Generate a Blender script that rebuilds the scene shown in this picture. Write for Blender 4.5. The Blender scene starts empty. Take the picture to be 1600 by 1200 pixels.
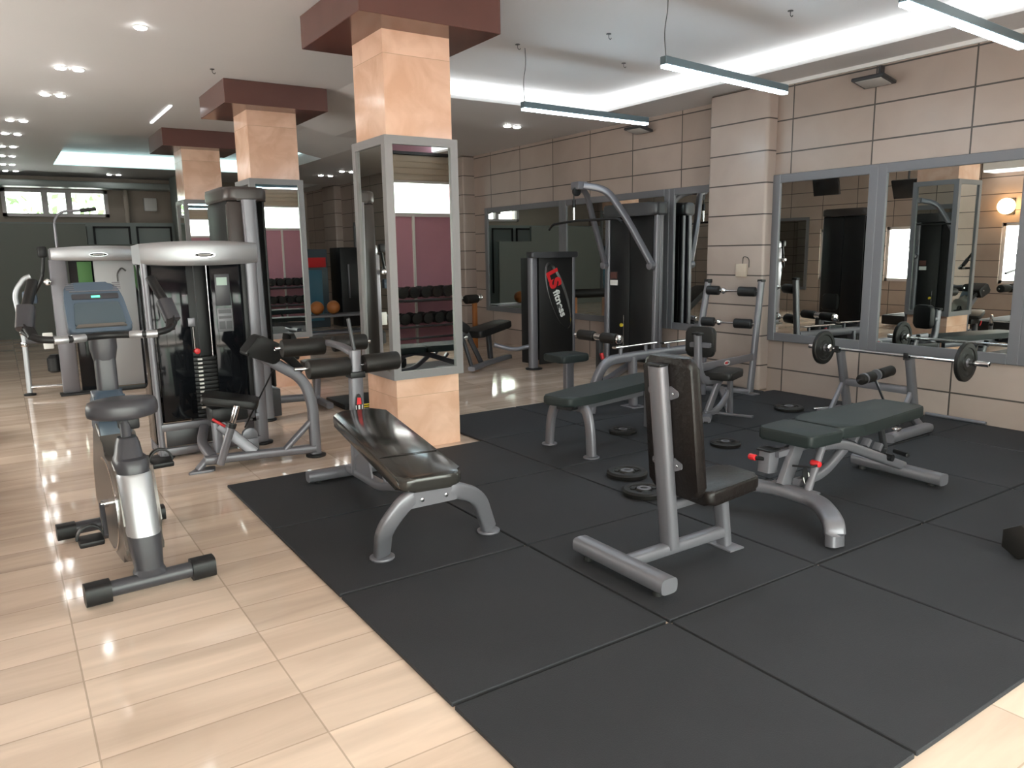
import bpy, bmesh, math, random
from mathutils import Vector, Matrix
random.seed(7)
S = bpy.context.scene
COL = S.collection
PI = math.pi

# ---------------------------------------------------------------- camera
cam_d = bpy.data.cameras.new('camera'); cam = bpy.data.objects.new('camera', cam_d); COL.objects.link(cam)
cam_d.sensor_width = 36.0; cam_d.lens = 1188.97 / 1600 * 36.0
cam_d.clip_start = 0.05; cam_d.clip_end = 200
R_ = Vector((0.8306680, -0.5565409, -0.0159010)); U_ = Vector((0.1081508, 0.1332739, 0.9851606)); F_ = Vector((0.5461630, 0.8200611, -0.1708967))
cam.matrix_world = Matrix(((R_.x, U_.x, -F_.x, 0), (R_.y, U_.y, -F_.y, 0), (R_.z, U_.z, -F_.z, 1.5), (0, 0, 0, 1)))
S.camera = cam

# ---------------------------------------------------------------- world, light, exposure
W = bpy.data.worlds.new('overcast_day'); S.world = W; W.use_nodes = True
wn = W.node_tree.nodes; wl = W.node_tree.links
for n in list(wn): wn.remove(n)
wo = wn.new('ShaderNodeOutputWorld'); wb = wn.new('ShaderNodeBackground')
wtc = wn.new('ShaderNodeTexCoord'); wno = wn.new('ShaderNodeTexNoise'); wno.inputs['Scale'].default_value = 9.0
wr = wn.new('ShaderNodeValToRGB')
wr.color_ramp.elements[0].position = 0.40; wr.color_ramp.elements[0].color = (0.62, 0.80, 0.66, 1)
wr.color_ramp.elements[1].position = 0.55; wr.color_ramp.elements[1].color = (1.0, 0.97, 0.93, 1)
wl.new(wtc.outputs['Generated'], wno.inputs['Vector']); wl.new(wno.outputs['Fac'], wr.inputs['Fac'])
wl.new(wr.outputs['Color'], wb.inputs['Color']); wb.inputs['Strength'].default_value = 3.2
wl.new(wb.outputs[0], wo.inputs[0])
S.view_settings.view_transform = 'Standard'; S.view_settings.look = 'None'
S.view_settings.gamma = 1.0; S.view_settings.use_curve_mapping = False
S.view_settings.exposure = 1.82
S.cycles.caustics_reflective = False; S.cycles.caustics_refractive = False
S.cycles.max_bounces = 10; S.cycles.glossy_bounces = 6; S.cycles.diffuse_bounces = 5
S.cycles.sample_clamp_indirect = 4.0

def area(name, loc, rot, sx, sy, power, col, portal=False, spread=PI):
    d = bpy.data.lights.new(name, 'AREA'); d.shape = 'RECTANGLE'; d.size = sx; d.size_y = sy
    d.energy = power; d.color = col; d.spread = spread
    o = bpy.data.objects.new(name, d); COL.objects.link(o); o.location = loc; o.rotation_euler = rot
    if portal: d.cycles.is_portal = True
    return o
# daylight through the glazed front (behind the camera), standing just outside the glass
area('daylight_front', (1.7, -1.55, 1.35), (-PI/2 + math.radians(6), 0, 0), 4.9, 2.4, 1060, (1.0, 0.895, 0.84))
area('daylight_clerestory', (5.5, -1.30, 2.45), (-PI/2, 0, 0), 2.2, 0.5, 90, (1.0, 0.95, 0.9))
area('daylight_side', (-2.95, 7.4, 1.45), (0, -PI/2, 0), 0.9, 4.2, 50, (1.0, 0.95, 0.9))

# ---------------------------------------------------------------- materials
def mat(name, base=(0.5, 0.5, 0.5), rough=0.5, metal=0.0, spec=0.5, coat=0.0, emit=None, es=0.0, noise=None, bump=None, alpha=None, trans=0):
    m = bpy.data.materials.new(name); m.use_nodes = True
    nt = m.node_tree; b = nt.nodes['Principled BSDF']
    b.inputs['Base Color'].default_value = (*base, 1); b.inputs['Roughness'].default_value = rough
    b.inputs['Metallic'].default_value = metal; b.inputs['Specular IOR Level'].default_value = spec
    b.inputs['Coat Weight'].default_value = coat; b.inputs['Coat Roughness'].default_value = 0.08
    if trans: b.inputs['Transmission Weight'].default_value = trans
    if emit: b.inputs['Emission Color'].default_value = (*emit, 1); b.inputs['Emission Strength'].default_value = es
    if alpha is not None: b.inputs['Alpha'].default_value = alpha
    tc = nt.nodes.new('ShaderNodeTexCoord')
    if noise:                                  # (scale, amount)
        n = nt.nodes.new('ShaderNodeTexNoise'); n.inputs['Scale'].default_value = noise[0]; n.inputs['Detail'].default_value = 5
        mx = nt.nodes.new('ShaderNodeMix'); mx.data_type = 'RGBA'; mx.blend_type = 'MIX'
        k = noise[1]
        mx.inputs[6].default_value = (*[min(1, c*(1+k)) for c in base], 1); mx.inputs[7].default_value = (*[c*(1-k) for c in base], 1)
        nt.links.new(tc.outputs['Object'], n.inputs['Vector']); nt.links.new(n.outputs['Fac'], mx.inputs[0])
        nt.links.new(mx.outputs[2], b.inputs['Base Color'])
    if bump:                                   # (scale, strength)
        n = nt.nodes.new('ShaderNodeTexNoise'); n.inputs['Scale'].default_value = bump[0]; n.inputs['Detail'].default_value = 6
        bp = nt.nodes.new('ShaderNodeBump'); bp.inputs['Strength'].default_value = bump[1]; bp.inputs['Distance'].default_value = 0.01
        nt.links.new(tc.outputs['Object'], n.inputs['Vector']); nt.links.new(n.outputs['Fac'], bp.inputs['Height'])
        nt.links.new(bp.outputs[0], b.inputs['Normal'])
    return m

def tile_mat(name, c1, c2, grout, ax, period, offs, line, rough, vein=(1, 1, 1), vs=2.0, vamt=1.0, coat=0, grout_mix=1.0):
    """stone tiles cut by joints; ax = the two object axes that carry joints"""
    m = bpy.data.materials.new(name); m.use_nodes = True; nt = m.node_tree; N = nt.nodes; L = nt.links
    b = N['Principled BSDF']; b.inputs['Roughness'].default_value = rough; b.inputs['Coat Weight'].default_value = coat
    geo = N.new('ShaderNodeNewGeometry'); sp = N.new('ShaderNodeSeparateXYZ'); L.new(geo.outputs['Position'], sp.inputs[0])
    def math_(op, a, bb=None, c=None):
        n = N.new('ShaderNodeMath'); n.operation = op
        for i, v in enumerate((a, bb, c)):
            if v is None: continue
            if isinstance(v, (int, float)): n.inputs[i].default_value = v
            else: L.new(v, n.inputs[i])
        return n.outputs[0]
    masks = []; cells = []
    for a, p, o in zip(ax, period, offs):
        t = math_('DIVIDE', math_('SUBTRACT', sp.outputs['XYZ'.index(a)], o), p)
        fl = math_('FLOOR', t); fr = math_('SUBTRACT', t, fl)
        d = math_('MINIMUM', fr, math_('SUBTRACT', 1.0, fr))
        masks.append(math_('LESS_THAN', math_('MULTIPLY', d, p), line/2)); cells.append(fl)
    mk = math_('MULTIPLY', math_('MAXIMUM', masks[0], masks[1]), grout_mix)
    cmb = N.new('ShaderNodeCombineXYZ'); L.new(cells[0], cmb.inputs[0]); L.new(cells[1], cmb.inputs[1])
    wnz = N.new('ShaderNodeTexWhiteNoise'); wnz.noise_dimensions = '3D'; L.new(cmb.outputs[0], wnz.inputs['Vector'])
    mp = N.new('ShaderNodeMapping'); mp.inputs['Scale'].default_value = vein; L.new(geo.outputs['Position'], mp.inputs['Vector'])
    ad = N.new('ShaderNodeVectorMath'); ad.operation = 'MULTIPLY_ADD'; L.new(wnz.outputs['Color'], ad.inputs[0]); ad.inputs[1].default_value = (7, 7, 7); L.new(mp.outputs[0], ad.inputs[2])
    nz = N.new('ShaderNodeTexNoise'); nz.inputs['Scale'].default_value = vs; nz.inputs['Detail'].default_value = 7; nz.inputs['Distortion'].default_value = 0.6
    L.new(ad.outputs[0], nz.inputs['Vector'])
    f = math_('ADD', math_('MULTIPLY', math_('SUBTRACT', nz.outputs['Fac'], 0.5), 1.6*vamt), math_('MULTIPLY', wnz.outputs['Value'], 0.55)); f = math_('ADD', f, 0.2)
    cl = N.new('ShaderNodeClamp'); L.new(f, cl.inputs[0])
    mx = N.new('ShaderNodeMix'); mx.data_type = 'RGBA'; mx.inputs[6].default_value = (*c1, 1); mx.inputs[7].default_value = (*c2, 1); L.new(cl.outputs[0], mx.inputs[0])
    mg = N.new('ShaderNodeMix'); mg.data_type = 'RGBA'; L.new(mx.outputs[2], mg.inputs[6]); mg.inputs[7].default_value = (*grout, 1); L.new(mk, mg.inputs[0])
    L.new(mg.outputs[2], b.inputs['Base Color'])
    bp = N.new('ShaderNodeBump'); bp.inputs['Strength'].default_value = 0.3; bp.inputs['Distance'].default_value = 0.004; bp.invert = True
    L.new(mk, bp.inputs['Height']); L.new(bp.outputs[0], b.inputs['Normal'])
    return m

M = {}
M['floor'] = tile_mat('polished_travertine', (0.52, 0.40, 0.32), (0.78, 0.62, 0.505), (0.30, 0.22, 0.16), 'XY', (0.62, 0.265), (0.10, 0.05), 0.006, 0.075, (0.6, 4, 1), 1.6, 1.3, grout_mix=0.55)
M['walltile'] = tile_mat('beige_stone_cladding', (0.34, 0.268, 0.232), (0.42, 0.34, 0.30), (0.06, 0.05, 0.045), 'YZ', (0.855, 0.314), (4.985, 3.07), 0.014, 0.38, (1, 1, 1), 2.2, 0.8)
M['walltile_x'] = tile_mat('beige_stone_cladding_end', (0.34, 0.268, 0.232), (0.42, 0.34, 0.30), (0.06, 0.05, 0.045), 'XZ', (0.855, 0.314), (0.3, 3.07), 0.014, 0.38, (1, 1, 1), 2.2, 0.8)
M['pierstone'] = tile_mat('beige_stone_pier', (0.37, 0.30, 0.265), (0.45, 0.375, 0.335), (0.06, 0.05, 0.045), 'YZ', (20, 0.314), (-7, 3.10), 0.014, 0.35, (1, 1, 1), 2.2, 0.8)
M['column'] = tile_mat('peach_marble', (0.74, 0.45, 0.31), (0.90, 0.61, 0.46), (0.6, 0.38, 0.26), 'YZ', (30, 0.62), (-7, 0.42), 0.004, 0.16, (1, 1, 1), 4.0, 1.9)
M['ceiling'] = mat('ceiling_paint', (0.65, 0.635, 0.64), 0.55, noise=(1.2, 0.03))
M['soffit'] = mat('soffit_paint', (0.82, 0.80, 0.79), 0.55)
M['wood'] = mat('dark_red_wood_laminate', (0.13, 0.060, 0.052), 0.16, noise=(3, 0.12))
M['rubber'] = mat('black_rubber_mat', (0.027, 0.028, 0.032), 0.72, spec=0.3, noise=(2.5, 0.16), bump=(220, 0.25))
M['silver'] = mat('silver_powder_coat', (0.175, 0.172, 0.193), 0.36, metal=0.35, bump=(400, 0.03))
M['silver_lite'] = mat('brushed_silver_cap', (0.42, 0.43, 0.455), 0.42, metal=0.75)
M['chrome'] = mat('chrome', (0.75, 0.75, 0.76), 0.12, metal=1.0)
M['dkmetal'] = mat('dark_grey_metal', (0.055, 0.055, 0.06), 0.4, metal=0.4)
M['black'] = mat('black_plastic', (0.010, 0.010, 0.011), 0.45, spec=0.35)
M['gloss'] = mat('glossy_black_acrylic', (0.006, 0.007, 0.009), 0.07, spec=0.28)
M['vinyl'] = mat('black_vinyl', (0.012, 0.0115, 0.0115), 0.45, spec=0.35, bump=(300, 0.08))
M['vinylgreen'] = mat('green_black_vinyl', (0.014, 0.020, 0.020), 0.55, spec=0.35, bump=(300, 0.08))
M['wrap'] = mat('plastic_wrapped_brown_vinyl', (0.010, 0.0075, 0.007), 0.38, spec=0.32, bump=(38, 0.3))
M['wraptop'] = mat('plastic_wrapped_vinyl_top', (0.030, 0.028, 0.026), 0.15, spec=0.6, bump=(4, 0.12))
M['foam'] = mat('dark_foam_roller', (0.012, 0.010, 0.009), 0.55, spec=0.35, bump=(120, 0.1))
M['rubberfoot'] = mat('rubber_foot', (0.015, 0.015, 0.015), 0.7)
M['plate'] = mat('rubber_weight_plate', (0.010, 0.009, 0.0085), 0.5, spec=0.35)
M['red'] = mat('red_plastic', (0.62, 0.02, 0.025), 0.4)
M['white'] = mat('white_plastic', (0.75, 0.75, 0.73), 0.5)
M['yellow'] = mat('yellow_plastic', (0.75, 0.55, 0.03), 0.5)
M['orange'] = mat('orange_paint', (0.38, 0.13, 0.03), 0.5)
M['bluegrey'] = mat('blue_grey_console_plastic', (0.065, 0.095, 0.135), 0.35)
M['bluedark'] = mat('dark_blue_grey_panel', (0.06, 0.085, 0.105), 0.25)
M['greyplastic'] = mat('dark_grey_plastic', (0.042, 0.042, 0.050), 0.38)
M['brownshroud'] = mat('grey_brown_shroud', (0.13, 0.115, 0.105), 0.28, metal=0.2)
M['paperlabel'] = mat('printed_label', (0.45, 0.44, 0.43), 0.5)
M['lcd'] = mat('lcd_screen', (0.30, 0.42, 0.36), 0.3)
M['green_led'] = mat('green_led', (0.1, 0.5, 0.35), 0.4, emit=(0.1, 0.7, 0.45), es=0.5)
M['mirror'] = mat('mirror_glass', (0.72, 0.76, 0.74), 0.0, metal=1.0)
M['mirror_side'] = mat('side_mirror_glass', (0.74, 0.77, 0.75), 0.0, metal=1.0)
M['frame'] = mat('grey_aluminium_frame', (0.165, 0.165, 0.18), 0.45, metal=0.25)
M['frame_lite'] = mat('warm_grey_aluminium_frame', (0.25, 0.24, 0.245), 0.45, metal=0.2)
M['pink'] = mat('pink_wall_paint', (0.52, 0.25, 0.32), 0.45, noise=(1.5, 0.1))
M['blind'] = mat('cream_blind', (0.50, 0.42, 0.34), 0.6)
M['darkgreen'] = mat('grey_green_partition', (0.15, 0.17, 0.155), 0.55)
M['darkgreen2'] = mat('grey_green_panel', (0.27, 0.31, 0.30), 0.4)
M['backwall'] = mat('taupe_wall_paint', (0.36, 0.31, 0.26), 0.6)
M['winframe'] = mat('white_window_frame', (0.62, 0.58, 0.58), 0.4)
M['winframe_dk'] = mat('grey_window_frame', (0.20, 0.19, 0.19), 0.4)
M['glass'] = mat('window_glass', (1, 1, 1), 0.0, trans=1.0)
M['glass'].node_tree.nodes['Principled BSDF'].inputs['IOR'].default_value = 1.02
M['led'] = mat('cove_led', (1, 1, 1), 0.5, emit=(0.93, 0.98, 1.0), es=0.6)
M['led_far'] = mat('cyan_cove_led', (1, 1, 1), 0.5, emit=(0.62, 0.95, 0.95), es=0.42)
M['lamp_led'] = mat('linear_lamp_led', (1, 1, 1), 0.5, emit=(0.72, 0.90, 1.0), es=13.0)
M['spot'] = mat('spot_led', (1, 1, 1), 0.5, emit=(1.0, 0.99, 0.96), es=15.0)
M['lampbody'] = mat('teal_grey_aluminium', (0.10, 0.14, 0.16), 0.4, metal=0.4)
M['cable'] = mat('dark_cable', (0.05, 0.05, 0.05), 0.5)
M['screen'] = mat('dark_tv_screen', (0.02, 0.02, 0.022), 0.2)
M['concrete'] = mat('pavement', (0.35, 0.33, 0.31), 0.8, noise=(2, 0.1))
M['bluetube'] = mat('blue_sticker_panel', (0.05, 0.16, 0.24), 0.3)
M['cyanstrip'] = mat('cyan_lit_tube', (0.4, 0.8, 0.9), 0.4, emit=(0.25, 0.65, 0.8), es=0.6)
M['greenstuff'] = mat('green_towel', (0.06, 0.16, 0.05), 0.7)
M['warm_lamp'] = mat('warm_lamp', (1, 0.8, 0.5), 0.5, emit=(1.0, 0.55, 0.22), es=5.0)
M['darkbrown'] = mat('dark_brown_plastic', (0.052, 0.042, 0.040), 0.35)
M['leaf'] = mat('green_leaves', (0.10, 0.22, 0.07), 0.6, noise=(1.5, 0.6))  # plain leaf green, tone varied at random by noise
M['galv'] = mat('light_grey_panel', (0.34, 0.35, 0.36), 0.35, metal=0.3)

# ---------------------------------------------------------------- mesh helpers
def finish(name, bm, m, root=None, parent=None, smooth=True, label=None, angle=38):
    me = bpy.data.meshes.new(name)
    if root is not None:
        l = root.get('_base', None); v = Vector(l) if l is not None else Vector((0, 0, 0))
        bmesh.ops.translate(bm, verts=bm.verts, vec=-v)
    bmesh.ops.recalc_face_normals(bm, faces=bm.faces)
    bm.to_mesh(me); bm.free()
    ms = m if isinstance(m, (list, tuple)) else [m]
    for x in ms: me.materials.append(M[x] if isinstance(x, str) else x)
    if smooth:
        me.polygons.foreach_set('use_smooth', [True]*len(me.polygons)); me.set_sharp_from_angle(angle=math.radians(angle))
    o = bpy.data.objects.new(name, me); COL.objects.link(o)
    p = parent if parent is not None else root
    if p is not None: o.parent = p
    if label: o['label'] = label
    return o

def thing(name, label, cat, base=(0, 0, 0), rotz=0.0, group=None, local=False):
    """Empty at the thing's base. Parts are modelled in world coordinates (local=False) or about the base (local=True)."""
    o = bpy.data.objects.new(name, None); COL.objects.link(o); o.empty_display_size = 0.1
    o.location = base; o.rotation_euler = (0, 0, rotz)
    o['label'] = label; o['category'] = cat
    if group: o['group'] = group
    o['_base'] = (0.0, 0.0, 0.0) if local else tuple(float(x) for x in base)
    return o

def tag(o, label, cat, group=None):
    o['label'] = label; o['category'] = cat
    if group: o['group'] = group
    return o

def struct(name, bm, m, smooth=False):
    o = finish(name, bm, m, smooth=smooth); o['kind'] = 'structure'; return o

def dup(root, loc, rotz=0.0, label=None, group=None):
    r = root.copy(); COL.objects.link(r); r.location = loc; r.rotation_euler = (0, 0, rotz)
    if label: r['label'] = label
    if group: r['group'] = group
    for ch in list(root.children):
        c = ch.copy(); COL.objects.link(c); c.parent = r
        for g in list(ch.children):
            d = g.copy(); COL.objects.link(d); d.parent = c
    return r

def B(): return bmesh.new()

def box(bm, x0, x1, y0, y1, z0, z1, bev=0.0, seg=2, mi=0):
    mt = Matrix.Translation(((x0+x1)/2, (y0+y1)/2, (z0+z1)/2)) @ Matrix.Diagonal((abs(x1-x0), abs(y1-y0), abs(z1-z0), 1))
    r = bmesh.ops.create_cube(bm, size=1.0, matrix=mt)
    vs = r['verts']; es = list({e for v in vs for e in v.link_edges}); fs = list({f for v in vs for f in v.link_faces})
    for f in fs: f.material_index = mi
    if bev > 0:
        bmesh.ops.bevel(bm, geom=es, offset=bev, segments=seg, profile=0.5, affect='EDGES')
    return bm

def obox(bm, c, sx, sy, sz, rot, bev=0.0, seg=2):
    """box of size sx, sy, sz centred on c with rotation matrix rot (3x3)"""
    t = bmesh.new(); box(t, -sx/2, sx/2, -sy/2, sy/2, -sz/2, sz/2, bev, seg)
    t.transform(Matrix.Translation(c) @ rot.to_4x4())
    me = bpy.data.meshes.new('tmp'); t.to_mesh(me); t.free(); bm.from_mesh(me); bpy.data.meshes.remove(me)
    return bm

def basis(t, up=(0, 0, 1)):
    t = Vector(t).normalized(); up = Vector(up)
    if abs(t.dot(up.normalized())) > 0.98: up = Vector((0, 1, 0)) if abs(t.y) < 0.9 else Vector((1, 0, 0))
    s = t.cross(up).normalized(); u = s.cross(t).normalized()
    return t, s, u

def fillet(pts, r, n=6):
    pts = [Vector(p) for p in pts]; out = [pts[0]]
    for i in range(1, len(pts)-1):
        a, b, c = pts[i-1], pts[i], pts[i+1]
        d1 = (a-b); d2 = (c-b); k = min(r, d1.length*0.48, d2.length*0.48)
        p0 = b + d1.normalized()*k; p1 = b + d2.normalized()*k
        for j in range(n+1):
            t = j/n; out.append(p0*(1-t)**2 + b*2*t*(1-t) + p1*t*t)
    out.append(pts[-1]); return out

def section(a, b, shape, seg):
    """2D section half sizes a (side) and b (up)"""
    if shape == 'round': return [(a*math.cos(2*PI*i/seg), b*math.sin(2*PI*i/seg)) for i in range(seg)]
    if shape == 'oval':      # flat sided oval: superellipse
        o = []
        for i in range(seg):
            c, s = math.cos(2*PI*i/seg), math.sin(2*PI*i/seg); e = 0.55
            o.append((a*math.copysign(abs(c)**e, c), b*math.copysign(abs(s)**e, s)))
        return o
    k = min(a, b)*0.28       # rect, rounded corners
    o = []
    for cx, cy, a0 in ((a-k, b-k, 0), (-a+k, b-k, PI/2), (-a+k, -b+k, PI), (a-k, -b+k, 3*PI/2)):
        for j in range(3):
            t = a0 + j*PI/4; o.append((cx+k*math.cos(t), cy+k*math.sin(t)))
    return o

def sweep(bm, pts, a, b=None, shape='round', up=(0, 0, 1), r=0.0, seg=14, n=6, caps=True, taper=None):
    b = a if b is None else b
    pts = fillet(pts, r, n) if r > 0 else [Vector(p) for p in pts]
    sec = section(a, b, shape, seg); rings = []
    prev = None
    for i, p in enumerate(pts):
        if i == 0: t = pts[1]-pts[0]
        elif i == len(pts)-1: t = pts[-1]-pts[-2]
        else: t = (pts[i]-pts[i-1]).normalized() + (pts[i+1]-pts[i]).normalized()
        t = t.normalized()
        if prev is None or True:
            upv = Vector(up)
            if abs(t.dot(upv.normalized())) > 0.985 and prev is not None:
                s = (prev - t*prev.dot(t)).normalized(); u = s.cross(t).normalized()
            else:
                _, s, u = basis(t, up)
        if prev is not None and s.dot(prev) < 0: s = -s; u = -u
        prev = s
        k = 1.0 if not taper else taper[0] + (taper[1]-taper[0])*i/(len(pts)-1)
        rings.append([bm.verts.new(p + s*x*k + u*y*k) for x, y in sec])
    m = len(sec)
    for i in range(len(rings)-1):
        for j in range(m):
            bm.faces.new((rings[i][j], rings[i][(j+1) % m], rings[i+1][(j+1) % m], rings[i+1][j]))
    if caps:
        bm.faces.new(rings[0][::-1]); bm.faces.new(rings[-1])
    return bm

def lathe(bm, c, axis, prof, seg=24):
    """prof: list of (distance along axis, radius)"""
    t, s, u = basis(axis); c = Vector(c); rings = []
    for d, r in prof:
        r = max(r, 1e-4)
        rings.append([bm.verts.new(c + t*d + s*r*math.cos(2*PI*i/seg) + u*r*math.sin(2*PI*i/seg)) for i in range(seg)])
    for i in range(len(rings)-1):
        for j in range(seg):
            bm.faces.new((rings[i][j], rings[i][(j+1) % seg], rings[i+1][(j+1) % seg], rings[i+1][j]))
    bm.faces.new(rings[0][::-1]); bm.faces.new(rings[-1]); return bm

def cyl(bm, p0, p1, r, seg=20, bev=0.0):
    p0 = Vector(p0); p1 = Vector(p1); L = (p1-p0).length
    if bev > 0: pr = [(0, r-bev), (bev*0.3, r-bev*0.3), (bev, r), (L-bev, r), (L-bev*0.3, r-bev*0.3), (L, r-bev)]
    else: pr = [(0, r), (L, r)]
    return lathe(bm, p0, p1-p0, pr, seg)

def prism(bm, outline, origin, ex, ey, ez, depth, bev=0.0, seg=2):
    """extrude a 2D outline (in ex, ey) along ez by depth"""
    o = Vector(origin); ex = Vector(ex); ey = Vector(ey); ez = Vector(ez)
    t = bmesh.new()
    lo = [t.verts.new(o + ex*x + ey*y) for x, y in outline]; hi = [t.verts.new(v.co + ez*depth) for v in lo]
    n = len(lo); f0 = t.faces.new(lo[::-1]); f1 = t.faces.new(hi)
    for i in range(n): t.faces.new((lo[i], lo[(i+1) % n], hi[(i+1) % n], hi[i]))
    if bev > 0:
        es = list(f0.edges) + list(f1.edges); bmesh.ops.bevel(t, geom=es, offset=bev, segments=seg, profile=0.5, affect='EDGES')
    me = bpy.data.meshes.new('tmp'); t.to_mesh(me); t.free(); bm.from_mesh(me); bpy.data.meshes.remove(me)
    return bm

def rrect(w0, w1, l, r, n=4):
    """outline of a pad: length l on the x axis, width w0 at x=0 and w1 at x=l, corner radius r"""
    cs = [(0, -w0/2), (l, -w1/2), (l, w1/2), (0, w0/2)]
    return round_poly(cs, r, n)

def round_poly(cs, r, n=4):
    o = []; m = len(cs)
    for i in range(m):
        a = Vector(cs[i-1]); b = Vector(cs[i]); c = Vector(cs[(i+1) % m])
        d1 = a-b; d2 = c-b; k = min(r, d1.length*0.45, d2.length*0.45)
        p0 = b+d1.normalized()*k; p1 = b+d2.normalized()*k
        for j in range(n+1):
            t = j/n; q = p0*(1-t)**2 + b*2*t*(1-t) + p1*t*t; o.append((q.x, q.y))
    return o

def pad(root, name, p0, p1, w0, w1, th, m, up=(0, 0, 1), rad=0.05, bev=0.018, parent=None, label=None):
    """cushion whose top centre line runs from p0 to p1"""
    p0 = Vector(p0); p1 = Vector(p1); t, s, u = basis(p1-p0, up)
    b = B(); prism(b, rrect(w0, w1, (p1-p0).length, rad), p0 - u*th, t, s, u, th, bev, 3)
    return finish(name, b, m, root, parent, label=label, angle=50)

def text_mesh(txt, size, ext, mname, root, name, origin, ex, ey, bold=0.0, parent=None, align='CENTER', label=None):
    cu = bpy.data.curves.new('tmp', 'FONT'); cu.body = txt; cu.size = size; cu.extrude = ext; cu.offset = bold; cu.align_x = align; cu.align_y = 'CENTER'
    o = bpy.data.objects.new('tmp', cu); COL.objects.link(o)
    dg = bpy.context.evaluated_depsgraph_get(); me = bpy.data.meshes.new_from_object(o.evaluated_get(dg))
    bpy.data.objects.remove(o); bpy.data.curves.remove(cu)
    ex = Vector(ex).normalized(); ey = Vector(ey).normalized(); ez = ex.cross(ey)
    bm = bmesh.new(); bm.from_mesh(me); bpy.data.meshes.remove(me)
    bm.transform(Matrix.Translation(origin) @ Matrix((ex, ey, ez)).transposed().to_4x4())
    return finish(name, bm, mname, root, parent, smooth=False, label=label)

def ellipse_ring(bm, c, ex, ey, a, b_, w, dep, crescent=0.0, n=40, a0=0.0, a1=2*PI):
    """flat oval ring (crescent: thickness fades away on one side)"""
    c = Vector(c); ex = Vector(ex).normalized(); ey = Vector(ey).normalized(); ez = ex.cross(ey)
    lo = []
    for i in range(n+1):
        t = a0 + (a1-a0)*i/n; k = w*(1-crescent*(0.5+0.5*math.cos(t+PI*0.25)))
        p = c + ex*a*math.cos(t) + ey*b_*math.sin(t); q = c + ex*(a-k)*math.cos(t) + ey*(b_-k)*math.sin(t)
        lo.append((bm.verts.new(p), bm.verts.new(q), bm.verts.new(p+ez*dep), bm.verts.new(q+ez*dep)))
    for i in range(n):
        A, C = lo[i], lo[i+1]
        bm.faces.new((A[2], A[3], C[3], C[2])); bm.faces.new((A[0], C[0], C[1], A[1]))
        bm.faces.new((A[0], A[2], C[2], C[0])); bm.faces.new((A[1], C[1], C[3], A[3]))
    return bm

def bolt(root, p, axis, r=0.012, h=0.008, parent=None, m='chrome'):
    b = B(); cyl(b, Vector(p), Vector(p)+Vector(axis).normalized()*h, r, 8, 0.002)
    return finish('bolt', b, m, root, parent)
V3 = Vector
# ================================================================ SETTING
XL, YB = -2.6, -1.2
b = B(); box(b, XL-0.2, 7.2, YB-0.3, 20.6, -0.15, 0.0); struct('floor', b, 'floor')
b = B(); box(b, -9, 14, -14, YB-0.3, -0.17, -0.02); o = struct('ground', b, 'concrete')
# ceiling: high field at 3.30, lowered band at 3.12 along the mirror wall and beyond y = 7.35, tray further in
b = B()
def cbox(x0, x1, y0, y1, z0): box(b, x0, x1, y0, y1, z0, 3.62)
cbox(XL-0.2, 3.35, YB-0.3, 12.95, 3.30)
cbox(3.35, 6.22, YB-0.3, 7.38, 3.30)
cbox(XL-0.2, 1.12, 12.95, 17.6, 3.30)
cbox(4.10, 7.2, 7.38, 10.5, 3.12); cbox(4.80, 7.2, 10.5, 17.6, 3.12); cbox(6.45, 7.2, 17.6, 20.6, 3.12); cbox(3.35, 3.9, 10.5, 12.95, 3.30)
prism(b, [(3.9, 3.30), (4.80, 3.12), (4.80, 3.62), (3.9, 3.62)], (0, 10.5, 0), (1, 0, 0), (0, 0, 1), (0, 1, 0), 2.45)
prism(b, [(3.35, 3.30), (4.10, 3.12), (4.10, 3.62), (3.35, 3.62)], (0, 7.38, 0), (1, 0, 0), (0, 0, 1), (0, 1, 0), 3.12)
cbox(6.22, 7.2, YB-0.3, 7.38, 3.12)
cbox(XL-0.2, 6.45, 17.6, 20.6, 3.30)
box(b, 1.12, 4.80, 12.95, 17.6, 3.58, 3.62)
struct('ceiling', b, 'ceiling')
# lit cove fascias
def strip(name, x0, x1, y0, y1, z0, z1, m):
    q = B(); box(q, x0, x1, y0, y1, z0, z1, 0.0); return finish(name, q, m, smooth=False)
def cove(label, base, strips, m, grp='cove lights in the ceiling'):
    t = thing('cove_light', label, 'ceiling light', base, group=grp)
    for s_ in strips:
        q = B(); box(q, *s_); finish('led_strip', q, m, t, smooth=False)
cove('bright white cove strip in the ceiling along the beige mirror wall', (6.2, 3.0, 3.12), [(6.195, 6.22, YB, 7.38, 3.155, 3.285)], 'led')
cove('bright white cove strip from the nearest column to the ceiling corner', (4.8, 7.37, 3.12), [(3.70, 6.195, 7.355, 7.38, 3.155, 3.285)], 'led')
cove('pale cyan cove strip along the far edge of the recessed ceiling tray', (3.0, 17.6, 3.30), [(1.12, 4.80, 17.57, 17.6, 3.315, 3.56)], 'led_far')
cove('pale cyan cove strip on the right edge of the far ceiling tray', (4.79, 15.2, 3.30), [(4.77, 4.80, 12.95, 17.57, 3.315, 3.54)], 'led_far')
# walls
b = B(); box(b, 6.72, 7.2, YB-0.3, 5.17, 0, 3.12); struct('wall_right', b, 'walltile')
b = B()
box(b, 6.58, 7.2, 5.17, 5.94, 0, 3.12, 0.035, 4); struct('trim_1', b, 'pierstone', smooth=True)
b = B(); box(b, 6.95, 7.2, 5.94, 20.6, 0, 3.12); struct('wall_right_far', b, 'walltile')
b = B(); box(b, 6.72, 7.0, 11.5, 12.25, 0, 3.12, 0.03, 3); struct('trim_2', b, 'pierstone', smooth=True)
b = B(); box(b, 6.78, 7.0, 17.6, 18.4, 0, 3.12, 0.03, 3); struct('trim_3', b, 'pierstone', smooth=True)
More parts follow.
